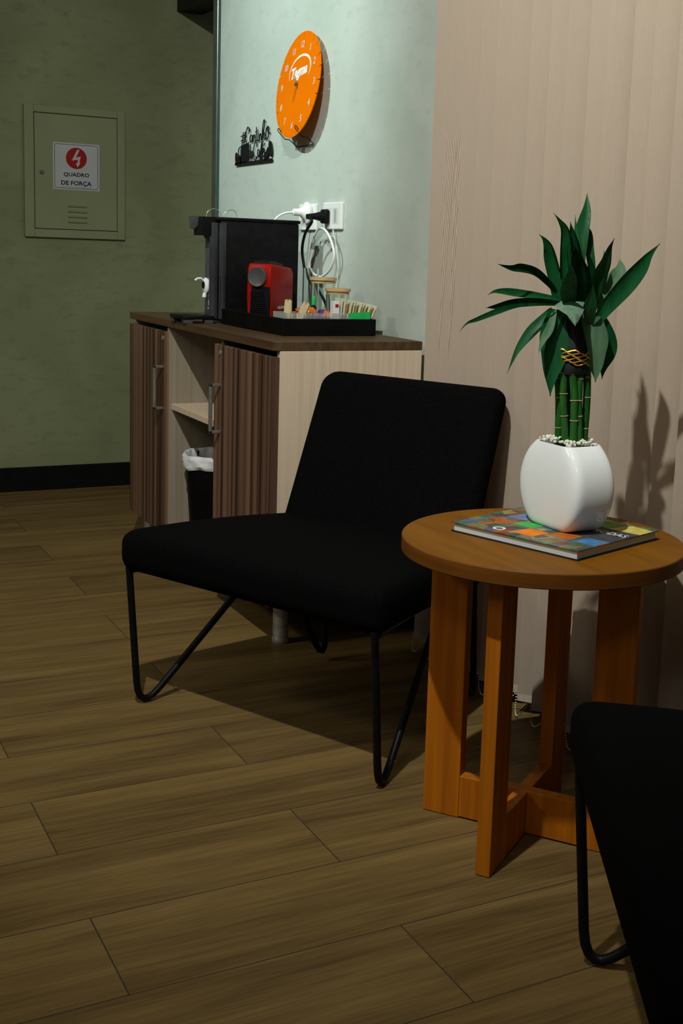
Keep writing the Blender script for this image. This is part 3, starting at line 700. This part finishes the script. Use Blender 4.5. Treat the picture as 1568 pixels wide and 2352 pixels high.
# ------------------------------------------------------------------ lettering sign  #Cantinho do Café
sgx0, sgx1, sgz = -3.955, -3.630, 1.2105
sf = ((sgx0, YB-.004, sgz), (1, 0, 0), (0, 0, 1), (0, -1, 0))
SL = sgx1-sgx0
bm = NB()
def S2(x, y): return (x*SL, y*.112)
def stroke(pts, wdt=.0018, closed=False):
    P_ = spline([(S2(*p)[0], S2(*p)[1], 0) for p in pts], 5, closed)
    P3 = [Vector(sf[0])+Vector((p.x, -.0025, p.y)) for p in P_]
    tube(bm, P3, wdt, 6, closed=closed)
prism(bm, [S2(0, -.0), S2(1, .0), S2(1, .075), S2(0, .075)], sf, .0005, .0045)
# mug
prism(bm, [S2(.15, .05), S2(.17, .56), S2(.36, .60), S2(.36, .05)], sf, .0005, .0045)
stroke([(.165, .52), (.11, .50), (.085, .38), (.10, .28), (.155, .24)], .0017)
# coffee beans at both ends
def bean(cx, cy, rx, ry, rot):
    P_ = []
    for k in range(18):
        a = 2*PI*k/18; x, y = rx*math.cos(a), ry*math.sin(a); P_.append((cx*SL+x*math.cos(rot)-y*math.sin(rot), cy*.112+x*math.sin(rot)+y*math.cos(rot)))
    prism(bm, P_, sf, .0005, .0045)
bean(.035, .20, .0095, .020, .15); bean(.105, .15, .009, .017, -.6); bean(.155, .12, .012, .012, 0); bean(.955, .34, .012, .026, .35); bean(.875, .22, .0095, .022, -.45); bean(.82, .16, .008, .014, .1)
# '#'
for x in (.185, .235): stroke([(x, .58), (x+.035, .93)])
for y in (.69, .82): stroke([(.155, y), (.285, y+.03)])
# C with a loop
stroke([(.40, .90), (.385, .99), (.33, 1.02), (.285, .86), (.29, .66), (.335, .57), (.385, .62)], .0016)
stroke([(.30, .95), (.335, 1.06), (.38, 1.0), (.37, .85)], .0011)
# a n t i n h o
stroke([(.455, .80), (.42, .80), (.405, .68), (.43, .61), (.46, .70), (.462, .80), (.465, .66), (.48, .61)])
stroke([(.49, .80), (.495, .61), (.505, .76), (.53, .80), (.54, .70), (.545, .61), (.56, .63)])
stroke([(.578, 1.0), (.575, .72), (.59, .61), (.605, .63)]); stroke([(.555, .87), (.605, .88)])
stroke([(.62, .80), (.62, .66), (.635, .61), (.65, .63)]); stroke([(.622, .90), (.626, .92)], .0018)
stroke([(.655, .80), (.66, .61), (.672, .76), (.695, .80), (.705, .70), (.71, .61), (.725, .63)])
stroke([(.73, .60), (.735, .90), (.76, 1.12), (.785, 1.16), (.79, 1.05), (.755, .82), (.745, .62), (.765, .78), (.79, .80), (.80, .68), (.81, .61), (.825, .66)])
stroke([(.875, .97), (.84, .90), (.83, .72), (.855, .62), (.895, .70), (.90, .88), (.875, .97), (.87, .84), (.93, .78)])
# do
stroke([(.42, .36), (.385, .36), (.372, .24), (.395, .17), (.42, .24), (.425, .52), (.425, .24), (.44, .17)])
stroke([(.465, .36), (.445, .28), (.455, .18), (.48, .18), (.49, .29), (.465, .36)])
# Café
stroke([(.60, .44), (.59, .55), (.55, .57), (.51, .42), (.515, .20), (.555, .08), (.61, .16)], .0016)
stroke([(.655, .36), (.625, .36), (.615, .24), (.635, .16), (.66, .26), (.662, .36), (.665, .20), (.68, .15)])
stroke([(.68, .16), (.70, .36), (.72, .54), (.74, .56), (.735, .42), (.705, .14), (.70, -.0), (.72, .02), (.735, .16)])
stroke([(.755, .26), (.79, .30), (.785, .38), (.76, .36), (.752, .22), (.77, .15), (.80, .20)]); stroke([(.78, .44), (.805, .52)])
for x in (.44, .58, .68, .75): stroke([(x, .05), (x, .20)], .0018)
solid('lettering_sign', bm, m_mdf, 'small black cut-out sign reading #Cantinho do Café on the wall left of the clock', 'sign', smooth=40)

# ------------------------------------------------------------------ electrical panel on the left wall
pnl = thing('electrical_panel', 'olive painted electrical panel with warning sticker on the left wall', 'electrical panel', (XA, 1.11, .95))
y0, y1, z0, z1 = .925, 1.297, .952, 1.427; iy0, iy1, iz0, iz1 = .962, 1.266, .984, 1.399
bm = NB(); xo = XA+.016
box(bm, XA, xo, y0, iy0-.0015, z0, z1, .003, 2); box(bm, XA, xo, iy1+.0015, y1, z0, z1, .003, 2)
box(bm, XA, xo, iy0-.002, iy1+.002, z0, iz0-.0015, .003, 2); box(bm, XA, xo, iy0-.002, iy1+.002, iz1+.0015, z1, .003, 2)
obj('frame', bm, m_door, pnl)
bm = NB(); box(bm, XA, XA+.004, iy0-.003, iy1+.003, iz0-.003, iz1+.003); obj('recess', bm, m_gap, pnl)
bm = NB(); box(bm, XA+.004, xo-.001, iy0+.0005, iy1-.0005, iz0+.0005, iz1-.0005, .0015, 2)
dr = obj('door', bm, m_door, pnl)
for zz in (1.070, 1.050, 1.031, 1.012):
    bm = NB(); prism(bm, [(xo-.001, zz-.005), (xo+.004, zz-.001), (xo+.0045, zz+.001), (xo-.001, zz+.005)], ((0, 1.082, 0), (1, 0, 0), (0, 0, 1), (0, 1, 0)), 0, .070); obj('louvre', bm, m_door, dr)
bm = NB(); lathe(bm, [(.008, 0), (.0075, .003), (.006, .0045)], 20); box(bm, -.005, .005, -.0008, .0008, .004, .0052, mat=Matrix.Rotation(.8, 4, 'Z'))
bm.transform(Matrix.Translation((xo-.001, .988, 1.187)) @ Matrix.Rotation(PI/2, 4, 'Y')); obj('latch', bm, m_alu, dr)
pf = ((xo-.001, 1.1135, 1.214), (0, 1, 0), (0, 0, 1), (1, 0, 0))
def rrect(w_, h_, r, n=6):
    o = []
    for cx, cy, a0 in ((w_-r, h_-r, 0), (-w_+r, h_-r, PI/2), (-w_+r, -h_+r, PI), (w_-r, -h_+r, 1.5*PI)):
        for k in range(n+1): a = a0+k*PI/2/n; o.append((cx+r*math.cos(a), cy+r*math.sin(a)))
    return o
bm = NB(); prism(bm, [(-.0855, -.085), (.0855, -.085), (.0855, .085), (-.0855, .085)], pf, 0, .0008, 0)
o1, o2 = rrect(.080, .080, .008), rrect(.0785, .0785, .0068)
for k in range(len(o1)):
    j = (k+1) % len(o1); prism(bm, [o1[k], o1[j], o2[j], o2[k]], pf, .0008, .0010, 1)
prism(bm, [(.0385*math.cos(a)+.0, .0385*math.sin(a)+.0305) for a in [2*PI*k/40 for k in range(40)]], pf, .0008, .0011, 2)
bolt = [(.004, .064), (.013, .0635), (-.001, .036), (.017, .040), (.0115, .018), (.0165, .0195), (.006, .000), (-.0015, .0145), (.0045, .0155), (.007, .028), (-.016, .024)]
prism(bm, [(x-.001, y-.002) for x, y in bolt], pf, .0011, .0014, 0)
text(bm, 'QUADRO', pf, width=.094, height=.0165, d0=.0008, d1=.0011, mi=1, cy=-.030, bold=.025)
text(bm, 'DE FORÇA', pf, width=.112, height=.0195, d0=.0008, d1=.0011, mi=1, cy=-.0615, bold=.025)
prism(bm, [(-.056, -.0752), (.054, -.0752), (.054, -.0745), (-.056, -.0745)], pf, .0008, .001, 1)
st = obj('sticker', bm, [m_sticker, m_ink, m_inkred], dr, label='white warning sticker with red lightning disc')

# ------------------------------------------------------------------ sockets, plugs, cables
def plate(cx, cz, label):
    t = thing('wall_socket', label, 'socket', (cx, YB, cz), group='double wall sockets above the cabinet')
    bm = NB(); box(bm, cx-.0605, cx+.0605, YB-.010, YB, cz-.0375, cz+.0375, .003, 2); pl = obj('cover_plate', bm, m_white, t)
    for dx in (-.024, .024):
        bm = NB(); box(bm, cx+dx-.019, cx+dx+.019, YB-.0105, YB-.0095, cz-.022, cz+.022); obj('insert', bm, m_gap if False else m_whitedim, pl)
        bm = NB(); f_ = ((cx+dx, YB-.0105, cz), (1, 0, 0), (0, 0, 1), (0, -1, 0))
        prism(bm, [(-.006, -.016), (0, -.020), (.006, -.016), (.006, .016), (0, .020), (-.006, .016)], f_, 0, .0006)
        obj('socket_well', bm, noise_mat('grey_socket', (.36, .40, .37), (.40, .44, .41), nscale=20), pl)
    return t
plate(-3.172, 1.038, 'white double wall socket with black plug, nearer the blind')
plate(-3.345, 1.036, 'white double wall socket half behind the black water purifier')
# black plug
pg = thing('power_cord', 'black power cord plugged into the socket nearer the blind', 'cord', (-3.196, 1.45, 1.036))
bm = NB(); box(bm, -3.215, -3.180, 1.452, 1.4690, 1.016, 1.056, .006, 3); tube(bm, [(-3.197, 1.456, 1.036), (-3.197, 1.43, 1.035), (-3.197, 1.405, 1.033)], [.016, .0095, .0075], 12); obj('plug', bm, m_blackp, pg, smooth=50)
bm = NB(); tube(bm, spline([(-3.197, 1.406, 1.033), (-3.159, 1.404, 1.02), (-3.211, 1.408, 0.988), (-3.24, 1.412, 0.945), (-3.237, 1.416, 0.903), (-3.216, 1.42, 0.86), (-3.10, 1.425, .80), (-3.095, 1.438, .738)], 8), .0040, 8); obj('cable', bm, m_blackp, pg, smooth=60)
# white cord with round plug and a coil
wc = thing('power_cord', 'white power cord with round plug and hanging loop behind the purifier', 'cord', (-3.32, 1.45, 1.045))
bm = NB(); bm2 = NB()
lathe(bm, [(.028, 0), (.031, .004), (.031, .010), (.022, .014), (.016, .022), (.011, .028), (.0095, .050)], 28); bm.transform(Matrix.Translation((-3.328, 1.4688, 1.048)) @ Matrix.Rotation(PI/2, 4, 'X'))
obj('plug', bm, m_white, wc, smooth=40); bm2.free()
bm = NB(); tube(bm, spline([(-3.328, 1.419, 1.047), (-3.328, 1.395, 1.044), (-3.330, 1.37, 1.03), (-3.335, 1.35, 1.00)], 8), .0032, 8)
loop = [(-3.300, 1.462, .90), (-3.262, 1.452, .955), (-3.215, 1.448, .998), (-3.165, 1.448, .997), (-3.125, 1.450, .965), (-3.110, 1.452, .925), (-3.135, 1.452, .890), (-3.185, 1.450, .868), (-3.240, 1.450, .872), (-3.285, 1.455, .895), (-3.272, 1.459, .94), (-3.262, 1.462, .98)]
tube(bm, spline(loop, 8), .0036, 8); obj('cable', bm, m_white, wc, smooth=60)
bm = NB(); tube(bm, spline([(-3.160, 1.4695, 1.000), (-3.150, 1.472, .97), (-3.132, 1.4725, .93), (-3.125, 1.4725, .88), (-3.14, 1.4715, .82), (-3.165, 1.46, .7360)], 8), .0022, 6)
solid('thin_cord', bm, m_whitedim, 'thin pale cord hanging down the wall below the socket', 'cord', smooth=60)

# ------------------------------------------------------------------ water purifier
wp_ = thing('water_purifier', 'slim black countertop water purifier on the cabinet left of the tray', 'water purifier', (-3.27, 1.2, HT))
WX0, WX1 = -3.312, -3.232
bm = NB(); box(bm, WX0, WX1, 1.165, 1.398, HT+.004, 1.012, .004, 2); obj('body', bm, m_blackp, wp_, smooth=40)
bm = NB(); box(bm, WX0-.001, WX1+.0015, 1.150, 1.402, 1.012, 1.0215, .003, 2)
obj('top_cover', bm, m_blackp, wp_, smooth=40)
bm = NB(); prism(bm, [(1.118, 1.021), (1.156, 1.021), (1.156, .962), (1.147, .962), (1.142, .970), (1.124, .976), (1.124, .970), (1.114, .970), (1.114, .986)], ((WX0+.002, 0, 0), (0, 1, 0), (0, 0, 1), (1, 0, 0)), 0, .068)
obj('spout_head', bm, m_blackp, wp_)
bm = NB(); prism(bm, [(1.100, 1.0225), (1.136, 1.0225), (1.116, .998), (1.108, .988), (1.103, .990)], ((WX0, 0, 0), (0, 1, 0), (0, 0, 1), (1, 0, 0)), 0, .030)
obj('control_lip', bm, m_greyp, wp_)
bm = NB(); box(bm, WX0+.004, -3.262, 1.146, 1.166, HT+.004, .970, .004, 2); col = obj('front_column', bm, m_greyp, wp_, smooth=40)
for (cx_, cy_, rr) in ((-3.250, 1.152, .0125), (-3.2405, 1.174, .0105)):
    bm = NB(); tube(bm, [(cx_, cy_, HT+.012), (cx_, cy_, .860), (cx_, cy_, .861), (cx_, cy_, 1.006)], [rr, rr, rr+.0006, rr+.0006], 20); obj('filter_tube', bm, m_gloss, wp_, smooth=50)
# taps at the front
bm = NB(); lathe(bm, [(.021, 0), (.023, .006), (.018, .010), (.010, .011)], 24); bm.transform(Matrix.Translation((-3.285, 1.1465, .832)) @ Matrix.Rotation(PI/2, 4, 'X')); 
tube(bm, spline([(-3.285, 1.137, .845), (-3.284, 1.128, .852), (-3.284, 1.116, .851), (-3.284, 1.110, .846)], 5), .003, 8)
tube(bm, [(-3.285, 1.140, .812), (-3.285, 1.137, .800)], .006, 10)
obj('tap', bm, m_white, wp_, smooth=40)
bm = NB(); tube(bm, [(-3.285, 1.136, .834), (-3.285, 1.133, .834)], .010, 16); obj('tap_centre', bm, m_blackp, wp_, smooth=40)
bm = NB(); box(bm, -3.325, -3.205, 1.050, 1.142, .7425, .7525, .003, 2); obj('drip_tray', bm, m_blackp, wp_, smooth=40)
for fx, fy in ((-3.312, 1.066), (-3.220, 1.068), (-3.220, 1.126)):
    bm = NB(); box(bm, fx-.012, fx+.012, fy-.012, fy+.012, HT, .743, .001, 1); obj('tray_foot', bm, m_greyp, wp_)
cf2 = ((-3.2745, 1.1295, .79), (1, 0, 0), (0, 0, 1), (0, -1, 0))
bm = NB(); cf3 = ((-3.2615, 1.148, .787), (0, 1, 0), (0, 0, 1), (1, 0, 0))
o1, o2 = rrect(.0062, .0075, .001, 2), rrect(.0052, .0065, .0008, 2)
for k in range(len(o1)):
    j = (k+1) % len(o1); prism(bm, [o1[k], o1[j], o2[j], o2[k]], cf3, 0, .0004)
prism(bm, [(-.005, -.0055), (-.0035, -.0065), (.005, .0055), (.0035, .0065)], cf3, 0, .0004); prism(bm, [(-.005, .0055), (-.0035, .0065), (.005, -.0055), (.0035, -.0065)], cf3, 0, .0004)
text(bm, 'Pure', cf3, width=.016, height=.0055, d0=0, d1=.0004, cy=-.016)
obj('logo_print', bm, m_whitedim, col, label='small pale maker mark')
# wire loops standing on top
for k, (pts, lab) in enumerate(((((-3.300, 1.146, 1.0215), (-3.300, 1.150, 1.036), (-3.296, 1.164, 1.044), (-3.288, 1.178, 1.040), (-3.280, 1.186, 1.0215)), 'left of two thin wire loops on top of the water purifier'), (((-3.270, 1.181, 1.0215), (-3.266, 1.190, 1.036), (-3.262, 1.205, 1.043), (-3.258, 1.217, 1.038), (-3.256, 1.220, 1.0215)), 'right of two thin wire loops on top of the water purifier'))):
    bm = NB(); tube(bm, spline(pts, 6), .0011, 6); solid('wire_loop', bm, m_chrome, lab, 'wire loop', 'wire loops on the water purifier', smooth=60)

# ------------------------------------------------------------------ tray with coffee things
trx0, trx1, try0, try1 = -3.200, -2.763, 1.158, 1.412
tr_ = thing('serving_tray', 'black rectangular tray with raised rim at the near end of the cabinet top', 'tray', (-2.98, 1.285, HT))
bm = NB(); box(bm, trx0+.009, trx1-.009, try0+.009, try1-.009, HT+.001, HT+.006); obj('base', bm, m_tray, tr_)
for a in ((trx0, trx1, try0, try0+.009), (trx0, trx1, try1-.009, try1), (trx0, trx0+.009, try0+.009, try1-.009), (trx1-.009, trx1, try0+.009, try1-.009)):
    bm = NB(); box(bm, *a, HT+.0005, HT+.042, .0012, 1); obj('rim', bm, m_tray, tr_)
TB = HT+.0063
# red capsule coffee machine
nF = Vector((.70, -.714, 0)).normalized(); rF = Vector((-nF.y, nF.x, 0)); 
mo = Vector((-3.061, 1.214, TB)); WM, DM, HM = .069, .165, .166
cm = thing('coffee_machine', 'small red capsule coffee machine with ribbed black front on the tray', 'coffee machine', mo)
def MF(d): return (mo-nF*d, rF, Vector((0, 0, 1)), nF)
side = [(0, 0), (-.002, .075), (.004, .105), (.006, .150), (-.004, .163), (-.136, .153), (-.149, .139), (-.147, 0)]   # profile: (out, up)
def red_prism(bm, prof, a, b, mi=0):
    O = mo; prism(bm, prof, (O, nF, Vector((0, 0, 1)), rF), a, b, mi)
bm = NB(); red_prism(bm, side, -WM/2, WM/2)
es = [e for e in bm.edges if abs((e.verts[0].co-e.verts[1].co).dot(rF)) < 1e-4]
bmesh.ops.bevel(bm, geom=es, offset=.006, segments=4, profile=.5, affect='EDGES'); obj('housing', bm, m_red, cm, smooth=40)
bm = NB(); 
fp = [(-.0275, .002), (.0308, .002), (.0300, .132), (.022, .148), (-.010, .148), (-.0225, .108)]
prism(bm, fp, (mo, rF, Vector((0, 0, 1)), nF), -.001, .0035)
for k in range(17):
    z = .004+.0052*k; prism(bm, [(-.0255, z), (.0265-.0009*k, z), (.0265-.0009*k, z+.0022), (-.0255, z+.0022)], (mo, rF, Vector((0, 0, 1)), nF), .0035, .0056)
obj('ribbed_front', bm, m_blackp, cm)
bm = NB(); lathe(bm, [(.0255, 0), (.0265, .004), (.0265, .010), (.0245, .012), (.024, .0117)], 40)
bm.transform(Matrix.Translation(mo+nF*.001+Vector((0, 0, .128))-rF*.004) @ Matrix((rF, Vector((0, 0, 1)), nF)).transposed().to_4x4() ); obj('round_head', bm, m_greyp, cm, smooth=40)
bm = NB(); red_prism(bm, [(-.006, .1635), (-.10, .1575), (-.105, .162), (-.05, .1695), (-.012, .1715)], -.022, .022); obj('lever', bm, m_blackp, cm)
bm = NB(); text(bm, 'NESPRESSO', (mo+rF*(WM/2), -nF, Vector((0, 0, 1)), rF), width=.085, height=.0078, d0=0, d1=.0004, cx=.085, cy=.047, bold=.01); obj('lettering', bm, m_whitedim, cm)
# glass jars
def jar(cx, cy, r, ztop, lid, name, label, group=None):
    t = thing(name, label, 'jar', (cx, cy, TB), group=group); zt = ztop-(.016 if lid else 0)-TB
    bm = NB(); lathe(bm, [(r*.96, 0), (r, .004), (r, zt-.004), (r*.985, zt), (r*.93, zt), (r*.93, .006), (r*.3, .005)], 40, (cx, cy, TB)); obj('glass_body', bm, m_glass, t, smooth=50)
    if lid:
        bm = NB(); lathe(bm, [(r*.98, ztop-.0155), (r*.98, ztop-.0085), (r*1.09, ztop-.0080), (r*1.10, ztop-.001), (r*1.09, ztop)], 40, (cx, cy, 0)); obj('lid', bm, m_bamboo, t, smooth=40)
    return t
jar(-2.995, 1.368, .033, .8705, True, 'glass_jar', 'taller clear glass jar with bamboo lid, left of the other jar')
jar(-2.893, 1.364, .0305, .8455, True, 'glass_jar', 'shorter clear glass jar with bamboo lid at the right rear of the tray')
jar(-3.090, 1.374, .022, .892, False, 'glass_tumbler', 'tall narrow clear glass just behind the red coffee machine')
# small bottle with green cap
bo = thing('small_bottle', 'tiny dark bottle with bright green cap between the jars', 'bottle', (-2.935, 1.315, TB))
bm = NB(); lathe(bm, [(.007, 0), (.0075, .003), (.0075, .055), (.004, .062)], 20, (-2.935, 1.315, TB)); obj('body', bm, m_blackp, bo, smooth=50)
bm = NB(); lathe(bm, [(.0055, .0622), (.0055, .082), (.004, .085)], 20, (-2.935, 1.315, TB)); obj('cap', bm, m_green, bo, smooth=50)
# ribbed clear acrylic organiser along the rim
ax0, ax1, ay0, ay1, az = -2.861, -2.776, 1.172, 1.398, .7870
org = thing('acrylic_organizer', 'long clear ribbed acrylic organizer along the near edge of the tray', 'organizer', (-2.83, 1.285, TB))
bm = NB(); box(bm, ax0, ax1, ay0, ay1, TB, TB+.003); obj('base', bm, m_acryl, org)
def ribwall(p, q_):
    p, q_ = Vector(p), Vector(q_); L = (q_-p).length; n_ = int(L/.0045); d_ = (q_-p).normalized(); nn = Vector((-d_.y, d_.x, 0)); bm = NB(); pts = []
    for k in range(n_+1):
        pts.append((L*k/n_, .0011 if k % 2 else -.0006))
    poly = pts+[(L, .0038), (0, .0038)]
    prism(bm, poly, (p, d_, nn, Vector((0, 0, 1))), 0, az-TB-.003); return bm
zb = TB+.003
for a, b in (((ax0, ay0, zb), (ax1, ay0, zb)), ((ax1, ay0+.004, zb), (ax1, ay1-.004, zb)), ((ax1, ay1, zb), (ax0, ay1, zb)), ((ax0, ay1-.004, zb), (ax0, ay0+.004, zb))):
    obj('side_wall', ribwall(a, b), m_acryl, org)
# wooden pegs
def peg(x, y, rot, lean, lab):
    bm = NB(); Mx = Matrix.Translation((x, y, TB+.0032)) @ Matrix.Rotation(rot, 4, 'Z') @ Matrix.Rotation(lean, 4, 'Y')
    prism(bm, [(-.005, 0), (.005, 0), (.0095, .040), (.0085, .074), (.002, .078), (0, .070), (-.003, .078), (-.008, .076), (-.0095, .040)], ((0, 0, 0), (1, 0, 0), (0, 0, 1), (0, 1, 0)), -.004, .004)
    lathe(bm, [(.0028, 0), (.0028, .0012)], 12, (0, 0, 0)) if False else None
    bm.transform(Mx); solid('wooden_peg', bm, m_stick, lab, 'peg', 'wooden pegs in the organizer')
peg(-2.812, 1.190, .9, .02, 'upright pale wooden peg in the clear organizer by the red machine')
peg(-2.817, 1.212, .9, .40, 'slanting pale wooden peg leaning in the clear organizer beside the upright one')
# coffee capsules
cap = None
def capsule(x, y, z, mat_, lab, ry=0.0):
    bm = NB(); lathe(bm, [(.006, 0), (.0085, .004), (.0115, .018), (.0135, .0185), (.0135, .0195), (.0125, .0205)], 24)
    bm.transform(Matrix.Translation((x, y, z)) @ Matrix.Rotation(ry, 4, 'Y')); return solid('coffee_capsule', bm, mat_, lab, 'capsule', 'coffee capsules in the organizer', smooth=50)
capsule(-2.835, 1.232, TB+.036, m_copper, 'small copper capsule next to the wooden pegs', .3)
capsule(-2.845, 1.262, TB+.042, m_copper, 'largest bright orange capsule in front of the tall jar', 1.2)
capsule(-2.838, 1.290, TB+.034, m_purple, 'purple capsule right of the bright orange one', .9)
capsule(-2.822, 1.300, TB+.030, m_copper, 'lower copper capsule right of the purple one', .6)
capsule(-2.826, 1.262, TB+.0235, m_purple, 'purple capsule low behind the ribbed acrylic wall', .2)
capsule(-2.830, 1.205, TB+.0040, noise_mat('silver_foil', (.6, .6, .62), (.75, .75, .77), nscale=30, rough=.25, metal=.7), 'silver capsule at the near end of the clear organizer', .0)
capsule(-2.845, 1.240, TB+.0040, m_copper, 'copper capsule at the bottom of the clear organizer', .0)
# sachets standing in the far end of the organiser
for k in range(12):
    y = 1.320+.0070*k; lean = -.08-.028*k
    bm = NB(); Mx = Matrix.Translation((-2.805, y, TB+.0035)) @ Matrix.Rotation(lean*1.0, 4, 'X') @ Matrix.Rotation(.12*math.sin(k*2.3), 4, 'Z')
    hgt = .083-.0012*k
    box(bm, -.021, .021, -.0012, .0012, 0, hgt, mat=Mx)
    if k == 0: box(bm, -.004, .010, -.0016, -.0012, hgt*.55, hgt*.78, mi=1, mat=Mx)
    else: box(bm, .0205, .0216, -.0010, .0010, hgt*.25, hgt*.85, mi=1, mat=Mx)
    ordn = ['', 'second', 'third', 'fourth', 'fifth', 'sixth', 'seventh', 'eighth', 'ninth', 'tenth', 'eleventh', 'last']
    lab = 'cream sweetener sachet at the front of the row, beside the white packet' if k == 0 else ordn[k]+' cream and brown sachet in the leaning row, counted from the white packet'
    s_ = solid('sachet', bm, [m_sachet, m_brownink], lab, 'sachet', 'sachets at the far end of the tray')
bm = NB(); box(bm, -2.800, -2.778, 1.300, 1.316, TB+.0035, TB+.079, .001, 1); box(bm, -2.7785, -2.7775, 1.304, 1.313, TB+.064, TB+.072, mi=1)
solid('white_packet', bm, [m_paper, m_inkred], 'narrow white packet with a small red mark left of the sachets', 'packet')
bm = NB(); box(bm, -2.7745, -2.7725, 1.34, 1.396, TB, TB+.050); 
prism(bm, [(1.335, .028), (1.398, .030), (1.400, .054), (1.350, .051)], ((-2.7735, 0, TB), (0, 1, 0), (0, 0, 1), (1, 0, 0)), 0, .0018)
solid('green_packet', bm, m_green, 'bright green packet at the right corner of the tray', 'packet')
